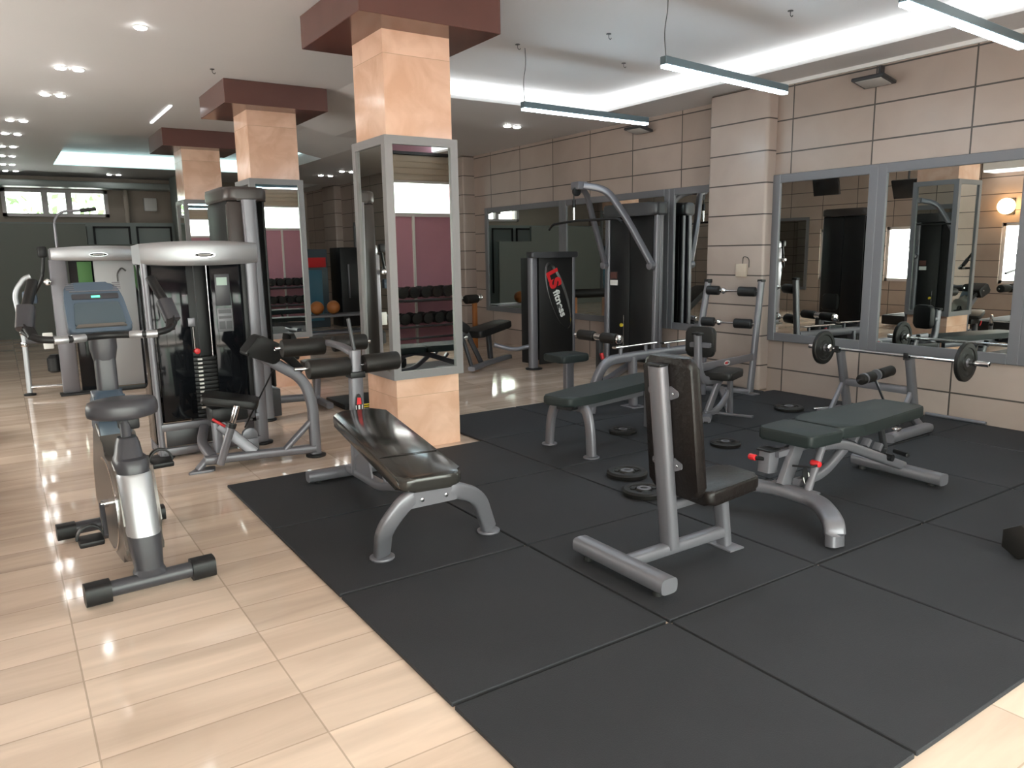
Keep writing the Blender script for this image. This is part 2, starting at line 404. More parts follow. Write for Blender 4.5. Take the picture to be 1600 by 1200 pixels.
# thin stone capping where wall meets ceiling
b = B(); box(b, 6.69, 6.72, YB, 5.17, 3.085, 3.12); struct('trim_4', b, 'soffit')
# left wall (seen in the mirrors) with low bright windows
b = B()
ys = [YB-0.3, 5.3, 7.1, 7.6, 9.4, 10.0, 11.0, 20.6]
for i in range(0, len(ys)-1):
    if i % 2 == 0: box(b, XL-0.2, XL, ys[i], ys[i+1], 0, 3.3)
    else: box(b, XL-0.2, XL, ys[i], ys[i+1], 0, 0.75); box(b, XL-0.2, XL, ys[i], ys[i+1], 1.9, 3.3)
struct('wall_left', b, 'walltile')
for k, (y0, y1) in enumerate(((5.3, 7.1), (7.6, 9.4), (10.0, 11.0))):
    b = B()
    for (a0, a1, c0, c1) in ((y0, y0+0.06, 0.75, 1.9), (y1-0.06, y1, 0.75, 1.9), (y0, y1, 0.75, 0.81), (y0, y1, 1.84, 1.9), ((y0+y1)/2-0.03, (y0+y1)/2+0.03, 0.75, 1.9)):
        box(b, XL-0.12, XL-0.04, a0, a1, c0, c1)
    struct('window_%d' % (k+1), b, 'winframe')
# far wall with the three clerestory panes
def wallx(b, x0, x1, y0, y1, z0, z1, holes):
    xs = sorted({x0, x1, *[h[0] for h in holes], *[h[1] for h in holes]})
    for i in range(len(xs)-1):
        c = (xs[i]+xs[i+1])/2; hs = [h for h in holes if h[0] < c < h[1]]
        if not hs: box(b, xs[i], xs[i+1], y0, y1, z0, z1)
        else:
            h = hs[0]; 
            if h[2] > z0: box(b, xs[i], xs[i+1], y0, y1, z0, h[2])
            if h[3] < z1: box(b, xs[i], xs[i+1], y0, y1, h[3], z1)
YF = 20.0
b = B(); wallx(b, XL-0.2, 7.2, YF, YF+0.25, 0, 3.30, [(0.30, 2.22, 2.48, 2.98)]); struct('wall_back', b, 'backwall')
b = B()
for (a0, a1, c0, c1) in ((0.24, 2.28, 2.95, 3.02), (0.24, 2.28, 2.43, 2.50), (0.24, 0.32, 2.43, 3.02), (2.2, 2.28, 2.43, 3.02), (0.98, 1.10, 2.5, 2.96), (1.44, 1.56, 2.5, 2.96)):
    box(b, a0, a1, YF-0.06, YF+0.08, c0, c1)
struct('window_4', b, 'winframe')
b = B(); box(b, 0.3, 2.22, YF+0.05, YF+0.06, 2.48, 2.98); struct('window_5', b, 'glass')
# front wall (behind the camera): glazed front, pink wall to the right with clerestory and blinds
b = B(); wallx(b, -2.8, 7.2, YB-0.2, YB, 0, 3.3, [(-2.3, 4.15, 0.0, 2.75), (4.45, 6.6, 2.14, 2.66)]); o = struct('wall_front', b, 'pink')
b = B()
for x in (-2.3, -0.7, 0.9, 2.5, 4.09): box(b, x, x+0.06, YB-0.14, YB-0.06, 0, 2.75)
box(b, -2.3, 4.15, YB-0.14, YB-0.06, 2.69, 2.75); box(b, -2.3, 4.15, YB-0.14, YB-0.06, 0.0, 0.08); box(b, -2.3, 4.15, YB-0.14, YB-0.06, 2.1, 2.15)
struct('window_6', b, 'winframe_dk')
b = B()
for (a0, a1, c0, c1) in ((4.4, 6.65, 2.10, 2.16), (4.4, 6.65, 2.64, 2.68)): box(b, a0, a1, YB-0.02, YB+0.03, c0, c1)
struct('window_7', b, 'winframe')
b = B(); box(b, 4.45, 6.6, YB-0.1, YB-0.09, 2.14, 2.66); struct('window_8', b, 'glass')
b = B(); box(b, 5.78, 5.82, YB, YB+0.035, 0, 2.12); tag(finish('vertical_rail', b, 'white', smooth=False), 'thin white vertical rail on the pink wall, seen in the column mirrors', 'rail')
t = thing('roman_blind', 'cream folded roman blind above the bright window, seen in the column mirrors', 'blind', (5.5, YB+0.06, 2.66))
for k in range(4):
    b = B(); box(b, 4.4, 6.65, YB+0.03, YB+0.06+0.015*k, 2.68+0.095*k, 2.785+0.095*k, 0.012, 2); finish('fold', b, 'blind', t)

# tree outside the far windows
b = B(); rnd = random.Random(4)
for k in range(420):
    c = V3((rnd.uniform(-1.6, 4.4), 23.5+rnd.uniform(-0.6, 0.6), rnd.gauss(3.1, 0.75))); a = rnd.uniform(0.06, 0.16)
    e1 = V3((rnd.uniform(-1, 1), rnd.uniform(-1, 1), rnd.uniform(-1, 1))).normalized()*a; e2 = V3((rnd.uniform(-1, 1), 0.3, rnd.uniform(-1, 1))).normalized()*a*0.6
    vs = [b.verts.new(c+q_) for q_ in (e1, e2, -e1, -e2)]
    try: b.faces.new(vs)
    except ValueError: pass
tr = thing('tree', 'leafy green tree outside the far windows', 'tree', (1.4, 23.5, -0.02))
fo = finish('foliage', b, 'leaf', tr, smooth=False)
b = B(); cyl(b, (1.4, 23.5, -0.02), (1.4, 23.5, 2.6), 0.14, 12); finish('trunk', b, 'wood', tr)
b = B(); box(b, 4.3, 6.9, YB, YB+0.14, 3.075, 3.12); struct('trim_6', b, 'dkmetal')
# partition and panels at the far end
b = B(); box(b, XL, 1.55, 17.42, 17.5, 0, 2.18); box(b, 1.55, 2.62, 17.42, 17.5, 0, 1.78)
tag(finish('partition', b, 'darkgreen', smooth=False), 'tall dark grey-green partition below the far clerestory windows', 'partition')
t = thing('panelled_cabinet', 'grey-green cabinet with dark framed doors behind the partition', 'cabinet', (1.5, 19.3, 0))
b = B(); box(b, XL+0.1, 3.6, 19.2, 19.9, 0, 2.28); finish('body', b, 'darkgreen2', t, smooth=False)
for k in range(6):
    b = B(); x0 = -1.6+0.86*k
    for (a0, a1, c0, c1) in ((x0, x0+0.04, 0.3, 2.2), (x0+0.7, x0+0.74, 0.3, 2.2), (x0, x0+0.74, 2.16, 2.2)): box(b, a0, a1, 19.17, 19.2, c0, c1)
    finish('door_frame', b, 'black', t, smooth=False)
b = B(); box(b, XL, 3.9, 19.4, 19.85, 3.03, 3.17, 0.03); tag(finish('ceiling_beam', b, 'darkgreen2'), 'dark beam under the ceiling in front of the far windows', 'beam')
b = B(); box(b, 3.5, 3.9, 18.2, 19.3, 0, 3.29); tag(finish('dark_pillar', b, 'darkgreen', smooth=False), 'dark grey pillar left of the third peach column at the far end', 'pillar')
b = B(); box(b, 3.02, 3.3, 19.9, 20.0, 2.58, 2.88, 0.02); tag(finish('wall_fan', b, 'white'), 'small white box high on the far wall right of the windows', 'wall box')
b = B(); cyl(b, (2.62, 19.7, 2.3), (2.62, 19.7, 3.1), 0.05); tag(finish('wall_pipe', b, 'backwall'), 'short vertical pipe on the far taupe wall', 'pipe')

# ---- columns
def column(y0, label, k):
    x0, x1, y1 = 2.42, 2.96, y0+0.54
    t = thing('column', label, 'column', ((x0+x1)/2, (y0+y1)/2, 0), group='peach marble columns')
    b = B(); box(b, x0, x1, y0, y1, 0, 3.30); finish('shaft', b, 'column', t, smooth=False)
    b = B(); box(b, x0-0.29, x1+0.27, y0-0.29, y1+0.29, 3.06, 3.30, 0.004, 1); finish('wooden_collar', b, 'wood', t, smooth=False)
    z0, z1, f, d, fh = 0.56, 2.34, 0.06, 0.03, 0.032
    for side, (ax, lo, hi, pos, sg) in {'front': ('x', x0-d, x1+d, y0, -1), 'left': ('y', y0-d, y1+d, x0, -1), 'right': ('y', y0-d, y1+d, x1, 1), 'back': ('x', x0-d, x1+d, y1, 1)}.items():
        b = B(); g = B()
        p0, p1 = sorted((pos, pos+sg*d))
        for (a0, a1, c0, c1) in ((lo, lo+fh+d, z0, z1), (hi-fh-d, hi, z0, z1), (lo+fh+d, hi-fh-d, z0, z0+f), (lo+fh+d, hi-fh-d, z1-f, z1)):
            if ax == 'x': box(b, a0, a1, p0, p1, c0, c1)
            else: box(b, p0, p1, max(a0, y0) if True else a0, min(a1, y1), c0, c1)
        fr = finish('mirror_frame', b, 'frame_lite', t, smooth=False)
        q = pos + sg*0.012; q0, q1 = sorted((pos, q))
        if ax == 'x': box(g, lo+fh+d, hi-fh-d, q0, q1, z0+f, z1-f)
        else: box(g, q0, q1, lo+fh+d, hi-fh-d, z0+f, z1-f)
        finish('mirror', g, 'mirror', t, parent=fr, smooth=False)
column(5.21, 'nearest peach marble column with grey framed mirrors and dark wooden collar', 0)
column(8.72, 'middle peach marble column, second of the three in the row', 1)
column(12.25, 'farthest peach marble column, behind the other two', 2)

# ---- wall mirrors
def wall_mirror(x, y0, y1, z0, z1, label, f=0.085, m='mirror'):
    t = thing('wall_mirror', label, 'mirror', (x, (y0+y1)/2, z0), group='grey framed mirrors on the beige wall')
    b = B()
    for (a0, a1, c0, c1) in ((y0, y0+f, z0, z1), (y1-f, y1, z0, z1), (y0+f, y1-f, z0, z0+f), (y0+f, y1-f, z1-f, z1)): box(b, x-0.03, x, a0, a1, c0, c1, 0.004, 1)
    finish('frame', b, 'frame', t, smooth=False)
    b = B(); box(b, x-0.012, x, y0+f, y1-f, z0+f, z1-f); finish('mirror_glass', b, m, t, smooth=False)
wall_mirror(6.72, 4.04, 5.17, 0.54, 2.23, 'grey framed wall mirror right of the stone pier, behind the barbell')
wall_mirror(6.72, 2.76, 4.04, 0.54, 2.23, 'rightmost large grey framed wall mirror, behind the right end of the barbell')
wall_mirror(6.72, 0.2, 2.76, 0.54, 2.23, 'grey framed wall mirror cut by the right edge of the picture')
wall_mirror(6.95, 5.96, 6.86, 0.52, 2.23, 'narrow wall mirror just left of the stone pier', m='mirror_side')
wall_mirror(6.95, 6.86, 9.0, 0.52, 2.23, 'wall mirror behind the tall cable pulldown tower', m='mirror_side')
wall_mirror(6.95, 9.0, 11.15, 0.52, 2.23, 'wall mirror nearest the far corner behind the low black tower', m='mirror_side')
wall_mirror(6.95, 12.6, 16.9, 0.52, 2.23, 'far wall mirror glimpsed between the two nearest columns', m='mirror_side')

for (y0_, y1_, lb_) in ((11.3, 14.0, 'left wall mirror seen as a dark greenish field in the mirror right of the pier'), (9.43, 9.97, 'narrow mirror between windows on the opposite wall')):
    t = thing('opposite_mirror', lb_, 'mirror', (XL, (y0_+y1_)/2, 0.5))
    b = B()
    for (a0, a1, c0, c1) in ((y0_, y0_+.07, 0.5, 2.2), (y1_-.07, y1_, 0.5, 2.2), (y0_+.07, y1_-.07, 0.5, 0.57), (y0_+.07, y1_-.07, 2.13, 2.2)): box(b, XL, XL+0.03, a0, a1, c0, c1)
    finish('frame', b, 'frame', t, smooth=False); b = B(); box(b, XL, XL+0.012, y0_+.07, y1_-.07, 0.57, 2.13); finish('mirror_glass', b, 'mirror', t, smooth=False)
b = B(); box(b, XL, XL+0.5, 2.0, 7.3, 2.86, 3.299); o = struct('trim_5', b, 'soffit')
cove('bright cove strip on the opposite wall, seen at the top right of the rightmost mirror', (-2.1, 5, 2.75), [(XL+0.03, XL+0.47, 2.0, 7.3, 2.83, 2.859)], 'led')
# ---- rubber mats
xs = [1.10, 2.11, 3.08, 4.04, 5.04, 6.02, 6.71]; ysm = [1.03, 2.045, 3.055, 4.065, 5.07, 6.03]
rown = ['first row from the camera', 'second row from the camera', 'third row from the camera', 'fourth row from the camera', 'back row']
coln = ['at the left edge', 'second from the left edge', 'third from the left edge', 'fourth from the left edge', 'fifth from the left edge', 'by the mirror wall']
for j in range(5):
    for i in range(6):
        if j == 4 and i < 2: continue
        x0, x1, y0, y1 = xs[i], xs[i+1], ysm[j], ysm[j+1]
        if i == 5 and j >= 4: x1 = 6.57
        b = B(); g = 0.007
        box(b, x0+g, x1-g, y0+g+(0.004*math.sin(i*3+j)), y1-g, 0.0005, 0.018, 0.003, 1)
        tag(finish('rubber_mat', b, 'rubber', smooth=False), 'black square rubber floor mat, %s, %s' % (rown[j], coln[i]), 'floor mat', 'black rubber floor mats')

# ---- ceiling lamps
lamp0 = thing('linear_lamp', '', 'hanging lamp', (4.1, 4.2, 2.74), group='hanging linear LED lamps', local=True)
b = B(); box(b, 0, 1.62, -0.028, 0.028, 0.018, 0.075, 0.004, 1); finish('housing', b, 'lampbody', lamp0, smooth=False)
b = B(); box(b, 0.01, 1.61, -0.026, 0.026, 0.0, 0.0175); finish('diffuser', b, 'lamp_led', lamp0, smooth=False)
for xx in (0.03,):
    b = B(); sweep(b, [(xx, 0, 0.075), (xx-0.01, 0.01, 0.25), (xx+0.02, 0.0, 0.40), (xx+0.005, 0, 0.56)], 0.0035, r=0.1, seg=6); finish('cord', b, 'cable', lamp0)
b = B(); cyl(b, (0.03, 0, 0.535), (0.03, 0, 0.56), 0.03, 16, 0.004); finish('ceiling_rose', b, 'white', lamp0)
lamps = [((4.05, 4.10, 2.765), 0.115, 'middle one of the three hanging linear LED lamps'),
         ((4.11, 5.93, 2.765), 0.05, 'farthest hanging linear LED lamp, right of the nearest column'),
         ((4.17, 2.44, 2.765), 0.06, 'nearest hanging linear LED lamp, in the top right corner of the picture')]
for k, (l, rz, lb) in enumerate(lamps):
    o = lamp0 if k == 0 else dup(lamp0, l, rz)
    o.location = l; o.rotation_euler = (0, 0, rz); o['label'] = lb

spot0 = thing('recessed_spotlight', '', 'ceiling spotlight', (1.15, 6.94, 3.30), group='recessed ceiling spotlights', local=True)
b = B(); lathe(b, (0, 0, -0.001), (0, 0, -1), [(0, 0.058), (0.003, 0.058), (0.007, 0.05)], 20); finish('bezel', b, 'white', spot0)
b = B(); lathe(b, (0, 0, -0.0085), (0, 0, -1), [(0, 0.046), (0.006, 0.044), (0.010, 0.034)], 20); finish('lens', b, 'spot', spot0)
spots = [((1.15, 6.94), 'single round ceiling spotlight nearest the camera, left of the near column')]
for k, (x, y) in enumerate(((0.71, 8.73), (0.65, 10.17), (0.35, 12.2), (0.31, 13.5), (0.28, 15.0), (0.29, 16.35), (0.31, 17.75))):
    nm = ['nearest', 'second', 'third', 'fourth', 'fifth', 'sixth', 'seventh'][k]
    spots.append(((x, y), 'left spotlight of the %s pair in the row at the left of the ceiling' % nm)); spots.append(((x+0.15, y), 'right spotlight of the %s pair in the row at the left of the ceiling' % nm))
def spair(x, y, z, dx, where):
    spots.append(((x, y, z), 'left spotlight of the pair ' + where)); spots.append(((x+dx, y, z), 'right spotlight of the pair ' + where))
spair(0.36, 19.0, 3.30, 0.18, 'just above the left end of the far windows'); spair(2.25, 19.0, 3.30, 0.18, 'above the right end of the far windows')
spair(4.16, 11.78, 3.30, 0.16, 'nearest between the near and middle columns'); spair(5.75, 15.6, 3.12, 0.2, 'low between the near and middle columns')
spair(5.85, 14.7, 3.12, 0.2, 'closest to the left side of the near column'); spair(5.72, 8.60, 3.12, 0.15, 'right of the near column below the farthest hanging lamp')
for k, (p, lb) in enumerate(spots):
    z = p[2] if len(p) > 2 else 3.30
    o = spot0 if k == 0 else dup(spot0, (p[0], p[1], z), 0)
    o.location = (p[0], p[1], z); o['label'] = lb
b = B(); box(b, 1.93, 1.96, 10.2, 11.6, 3.285, 3.2995); tag(finish('slim_ceiling_light', b, 'led', smooth=False), 'short slanting white light bar left of the farthest column collar', 'ceiling light')

# ---- wall flood lights, hooks on the ceiling, wall box
def flood(x, y, z, label):
    t = thing('floodlight', label, 'floodlight', (x, y, z), group='small wall floodlights')
    b = B(); rot = Matrix.Rotation(math.radians(12), 3, 'Y')
    obox(b, (x-0.14, y, z), 0.22, 0.30, 0.03, rot, 0.008); finish('housing', b, 'dkmetal', t)
    b = B(); obox(b, (x-0.145, y, z-0.017), 0.17, 0.24, 0.006, rot, 0.001); finish('lens', b, 'paperlabel', t)
    b = B(); box(b, x-0.06, x, y-0.012, y+0.012, z-0.005, z+0.14); finish('bracket', b, 'dkmetal', t, smooth=False)
flood(6.72, 4.07, 2.93, 'grey floodlight high on the beige wall above the mirrors')
flood(6.95, 7.3, 2.97, 'small dark floodlight at the end of the farthest hanging lamp')
hk0 = thing('ceiling_hook', '', 'hook', (4.4, 5.2, 3.3), group='small metal hooks in the ceiling', local=True)
b = B(); cyl(b, (0, 0, -0.006), (0, 0, 0), 0.022, 12, 0.002); finish('plate', b, 'dkmetal', hk0)
b = B(); sweep(b, [(0, 0, -0.005), (0, 0, -0.035), (0.02, 0, -0.045), (0.03, 0, -0.03)], 0.003, r=0.01, seg=6); finish('hook', b, 'dkmetal', hk0)
for k, (x, y, lb) in enumerate(((4.02, 5.86, 'ceiling hook beside the cord of the farthest hanging lamp'), (4.5, 5.2, 'ceiling hook halfway between the two hanging lamps'), (5.3, 5.9, 'ceiling hook left of the middle hanging lamp near the cove strip'),
                            (4.75, 3.85, 'ceiling hook right of the middle lamp cord, near the top edge'), (5.3, 4.0, 'ceiling hook nearest the bright cove strip'), (1.95, 8.1, 'small dark hook left of the middle column collar'))):
    o = hk0 if k == 0 else dup(hk0, (x, y, 3.3)); o.location = (x, y, 3.3); o['label'] = lb
t = thing('wall_socket_box', 'small white box with cable on the stone pier', 'wall box', (6.58, 5.42, 1.2))
b = B(); box(b, 6.55, 6.579, 5.36, 5.50, 1.20, 1.34, 0.01); finish('box', b, 'blind', t)
b = B(); sweep(b, [(6.57, 5.42, 1.34), (6.57, 5.42, 1.42), (6.572, 5.34, 1.40), (6.573, 5.34, 1.3)], 0.004, r=0.04, seg=6); finish('cable', b, 'cable', t)
# ================================================================ EQUIPMENT
V = Vector
def tube(root, name, pts, a, b=None, m='silver', shape='round', up=(0, 0, 1), r=0.0, parent=None, label=None, seg=16, n=7):
    q = B(); sweep(q, pts, a, b, shape, up, r, seg, n); return finish(name, q, m, root, parent, label=label)
def rod(root, name, p0, p1, r, m='chrome', parent=None, bev=0.0, label=None):
    q = B(); cyl(q, p0, p1, r, 20, bev); return finish(name, q, m, root, parent, label=label)
def blk(root, name, x0, x1, y0, y1, z0, z1, m, bev=0.004, parent=None, label=None):
    q = B(); box(q, x0, x1, y0, y1, z0, z1, bev, 2); return finish(name, q, m, root, parent, label=label)
def logo_badge(root, c, ex, ey, a, b_, parent=None):
    """dark oval badge with a silver rim"""
    ex = V(ex).normalized(); ey = V(ey).normalized(); ez = ex.cross(ey)
    q = B(); prism(q, [(a*math.cos(t*PI/16), b_*math.sin(t*PI/16)) for t in range(32)], c, ex, ey, ez, 0.003); o = finish('badge', q, 'black', root, parent, smooth=False)
    q = B(); ellipse_ring(q, V(c)+ez*0.003, ex, ey, a*1.03, b_*1.08, a*0.10, 0.002); finish('badge_rim', q, 'chrome', root, o if parent is None else parent, smooth=False)
    q = B(); prism(q, [(-a*0.6, -b_*0.22), (a*0.6, -b_*0.22), (a*0.6, b_*0.22), (-a*0.6, b_*0.22)], V(c)+ez*0.003, ex, ey, ez, 0.001); finish('badge_lettering', q, 'paperlabel', root, o if parent is None else parent, smooth=False)
    return o
def tower_logo(root, panel, c, ex, ey, s=1.0, mirror=False):
    """slanted red LS, white fitness and the silver swoosh; ex runs down the writing, ey is up from its baseline"""
    ex = V(ex).normalized(); ey = V(ey).normalized(); ez = ex.cross(ey); c = V(c)
    text_mesh('LS', 0.25*s, 0.0015, 'red', root, 'logo_letters', c - ex*0.24*s + ey*0.01*s + ez*0.004, ex, ey, bold=0.012*s, parent=panel)
    text_mesh('fitness', 0.145*s, 0.0015, 'white', root, 'logo_word', c + ex*0.10*s - ey*0.015*s + ez*0.004, ex, ey, bold=0.004*s, parent=panel)
    q = B(); ellipse_ring(q, c + ez*0.002, ex, ey, 0.47*s, 0.145*s, 0.045*s, 0.003, crescent=0.9); finish('logo_swoosh', q, 'chrome', root, panel, smooth=False)

# ---------------------------------------------------------------- A: upright utility bench in the foreground
t = thing('utility_bench', 'grey upright utility bench with brown wrapped backrest, alone in the front middle of the mats', 'exercise bench', (2.5, 2.45, 0.018))
tube(t, 'rear_foot_bar', [(2.24, 2.78, 0.085), (2.235, 2.17, 0.085)], 0.048, 0.036, shape='oval')
for y in (2.71, 2.24): rod(t, 'rubber_foot', (2.235, y, 0.018), (2.235, y, 0.055), 0.022, 'rubberfoot', bev=0.004)
tube(t, 'spine', [(2.26, 2.465, 0.09), (2.90, 2.455, 0.10)], 0.032, 0.028, shape='oval')
tube(t, 'backrest_post', [(2.53, 2.46, 0.10), (2.43, 2.46, 0.985)], 0.045, 0.032, shape='oval', up=(1, 0, 0))
tube(t, 'front_leg', [(2.91, 2.455, 0.03), (2.87, 2.455, 0.31)], 0.036, 0.026, shape='oval', up=(1, 0, 0))
blk(t, 'foot_plate', 2.86, 2.96, 2.37, 2.54, 0.018, 0.028, 'silver', 0.003)
tube(t, 'seat_arm', [(2.50, 2.46, 0.305), (2.90, 2.46, 0.315)], 0.026, 0.022, shape='oval')
for z in (0.52, 0.86):
    q = B()
    for sg in (-1, 1):
        prism(q, round_poly([(0, -0.035), (0.055, -0.012), (0.055, 0.012), (0, 0.035)], 0.01), (2.50-(z-0.5)*0.1, 2.46+sg*0.04, z), (0, sg, 0), (0, 0, 1), (1, 0, 0), 0.006)
    br = finish('pad_bracket', q, 'silver', t)
    for sg in (-1, 1): bolt(t, (2.497-(z-0.5)*0.1, 2.46+sg*0.07, z), (-1, 0, 0), 0.007, 0.006, br)
# backrest: bottom at seat level, slightly reclined toward the post; front face looks to +x
pad(t, 'backrest', (2.585, 2.44, 0.375), (2.515, 2.44, 1.03), 0.31, 0.29, 0.060, 'wrap', up=(1, 0, 0.1), rad=0.05, bev=0.022)
pad(t, 'seat', (2.585, 2.42, 0.405), (2.96, 2.40, 0.425), 0.31, 0.24, 0.07, ['wrap'], rad=0.04, bev=0.02)
blk(t, 'post_cap', 2.40, 2.46, 2.418, 2.502, 0.984, 0.996, 'black', 0.004)

# ---------------------------------------------------------------- B: decline ab bench with rollers
t = thing('decline_bench', 'sit-up bench with clear plastic wrapped pad and foam rollers in front of the nearest column', 'exercise bench', (1.78, 3.9, 0.018))
for sg, px in ((-1, 1.43), (1, 2.05)):
    tube(t, 'arched_leg', [(1.63+sg*0.02, 3.19, 0.355), (1.63+sg*0.13, 3.17, 0.35), (1.385 if sg < 0 else 1.93, 3.19 if sg < 0 else 3.23, 0.22 if sg < 0 else 0.27), (px, 3.33, 0.045)], 0.042, 0.027, shape='oval', up=(0, 1, 0), r=0.15, n=9)
    q = B(); cyl(q, (px, 3.33, 0.018), (px, 3.33, 0.030), 0.062, 24, 0.003); finish('foot_disc', q, 'silver', t)
q = B(); prism(q, round_poly([(-0.14, -0.05), (0.14, -0.05), (0.10, 0.03), (-0.10, 0.03)], 0.02), (1.63, 3.15, 0.355), (1, 0, 0), (0, 0, 1), (0, 1, 0), 0.02); cp = finish('cross_plate', q, 'silver', t)
for x in (1.57, 1.70): bolt(t, (x, 3.15, 0.34), (0, -1, 0), 0.011, 0.008, cp)
P0, P1 = V((1.62, 3.12, 0.455)), V((1.775, 4.42, 0.545))
d = (P1-P0)
pd = pad(t, 'pad', P0, P1, 0.33, 0.33, 0.07, 'wraptop', rad=0.075, bev=0.022, label='black pad wrapped in creased clear plastic')
q = B(); s1 = P0 + d*0.27; _, sd, uu = basis(d); sweep(q, [s1 - sd*0.155 + uu*0.002, s1 + uu*0.004, s1 + sd*0.155 + uu*0.002], 0.0035, 0.002, seg=8); finish('wrap_crease', q, 'wrap', t, pd)
tube(t, 'spine', [(1.65, 3.20, 0.33), (1.70, 3.55, 0.28), (1.80, 4.15, 0.11), (1.83, 4.72, 0.09)], 0.034, 0.028, shape='oval', r=0.12)
tube(t, 'pad_strut', [(1.78, 4.0, 0.15), (1.81, 4.22, 0.46)], 0.022, shape='oval', up=(1, 0, 0))
q = B(); prism(q, round_poly([(0, 0), (0.34, 0.02), (0.34, 0.10), (0.16, 0.20), (0.10, 0.20)], 0.02), (1.785, 4.24, 0.09), (0.05, 1, 0), (0, 0, 1), (1, 0, 0), 0.012); finish('gusset_plate', q, 'silver', t)
tube(t, 'rear_foot_bar', [(1.55, 4.77, 0.062), (2.13, 4.75, 0.062)], 0.042, 0.034, shape='oval')
for x in (1.62, 2.06):
    rod(t, 'rubber_foot', (x, 4.765, 0.018), (x, 4.765, 0.04), 0.02, 'rubberfoot')
post = tube(t, 'roller_post', [(1.83, 4.58, 0.09), (1.835, 4.56, 0.735)], 0.045, 0.030, shape='oval', up=(0, 1, 0))
blk(t, 'post_collar', 1.785, 1.885, 4.515, 4.61, 0.725, 0.765, 'black', 0.006)
tube(t, 'adjust_tube', [(1.835, 4.56, 0.74), (1.838, 4.56, 0.90)], 0.036, 0.026, shape='oval', up=(0, 1, 0), label='lighter grey telescoping tube')
tube(t, 'upper_arm', [(1.84, 4.58, 0.88), (1.82, 4.75, 0.91), (1.81, 4.98, 0.915)], 0.034, 0.018, shape='oval', r=0.05)
def roller(root, name, p0, p1, r, m='foam', parent=None):
    q = B(); cyl(q, p0, p1, r, 24, 0.012); return finish(name, q, m, root, parent)
rod(t, 'roller_axle', (1.44, 4.55, 0.815), (2.10, 4.55, 0.80), 0.011)
roller(t, 'foam_roller', (1.52, 4.55, 0.805), (1.79, 4.55, 0.805), 0.060); roller(t, 'foam_roller', (1.885, 4.55, 0.808), (2.13, 4.55, 0.812), 0.060)
rod(t, 'roller_axle', (1.46, 4.99, 0.90), (2.12, 4.97, 0.90), 0.011)
roller(t, 'foam_roller', (1.50, 4.99, 0.895), (1.79, 4.98, 0.895), 0.060); roller(t, 'foam_roller', (1.85, 4.98, 0.90), (2.09, 4.97, 0.90), 0.055)
rod(t, 'handle_rod', (1.838, 4.57, 0.90), (1.82, 4.60, 1.10), 0.012, 'dkmetal')
# small printed mark on the post
n_ = V((0, -1, 0)); cz = V((1.833, 4.524, 0.555))
q = B(); prism(q, [(0.022*math.cos(a*PI/12), 0.070*math.sin(a*PI/12)) for a in range(24)], cz, (1, 0, 0), (0, 0, 1), (0, -1, 0), 0.003); bd = finish('post_badge', q, 'black', t, post, smooth=False)
q = B(); prism(q, [(-0.015, 0.0), (0.015, 0.0), (0.013, 0.042), (-0.010, 0.045)], cz+n_*0.003, (1, 0, 0), (0, 0, 1), (0, -1, 0), 0.002); finish('red_mark', q, 'red', t, post, smooth=False)
q = B(); ellipse_ring(q, cz+n_*0.002, (1, 0, 0), (0, 0, 1), 0.024, 0.078, 0.006, 0.003, a0=-PI*0.98, a1=-0.02*PI); prism(q, [(-0.006, -0.05), (0.006, -0.05), (0.006, -0.005), (-0.006, -0.005)], cz+n_*0.003, (1, 0, 0), (0, 0, 1), (0, -1, 0), 0.002); finish('white_mark', q, 'white', t, post, smooth=False)

# ---------------------------------------------------------------- C: flat bench with green-black pad
t = thing('flat_bench', 'flat bench with green-black pad on arched silver legs, behind the upright bench', 'exercise bench', (4.0, 4.4, 0.018))
c0 = V((3.24, 4.31, 0.465)); c1 = V((4.60, 4.62, 0.465)); dd = (c1-c0).normalized(); sd = V((dd.y, -dd.x, 0))
outl = round_poly([(0, -0.13), (0.25, -0.17), (1.36, -0.16), (1.36, 0.16), (0.45, 0.17), (0, 0.13)], 0.05)
q = B(); prism(q, outl, c0 - V((0, 0, 0.065)), dd, (-dd.y, dd.x, 0), (0, 0, 1), 0.065, 0.018, 3); finish('pad', q, 'vinylgreen', t, angle=50)
cc = c0 + dd*0.22; cc.z = 0.385
for sg, f in ((1, (3.44, 4.14)), (-1, (3.44, 4.65))):
    f = V((f[0], f[1], 0)); md = V((cc.x, cc.y, 0)).lerp(f, 0.70)
    tube(t, 'arched_leg', [(cc.x+0.0, cc.y, 0.37), (md.x, md.y, 0.375), (V((cc.x, cc.y, 0)).lerp(f, 0.93).x, V((cc.x, cc.y, 0)).lerp(f, 0.93).y, 0.24), (f.x, f.y, 0.03)], 0.040, 0.024, shape='oval', up=(1, 0, 0), r=0.16, n=10)
    q = B(); cyl(q, (f.x, f.y, 0.018), (f.x, f.y, 0.028), 0.06, 24, 0.003); finish('foot_disc', q, 'silver', t)
tube(t, 'spine', [(cc.x, cc.y, 0.355), c0+dd*1.1-V((0, 0, 0.12))], 0.025, 0.03, shape='rect')
tube(t, 'pad_mount', [(c0+dd*0.1-V((0, 0, 0.09)))-sd*0.0, (c0+dd*0.28-V((0, 0, 0.09)))], 0.07, 0.02, shape='rect', m='black')
e = c0+dd*1.22
tube(t, 'rear_leg', [(e.x, e.y, 0.40), (e.x, e.y, 0.03)], 0.04, 0.03, shape='oval', up=(1, 0, 0))

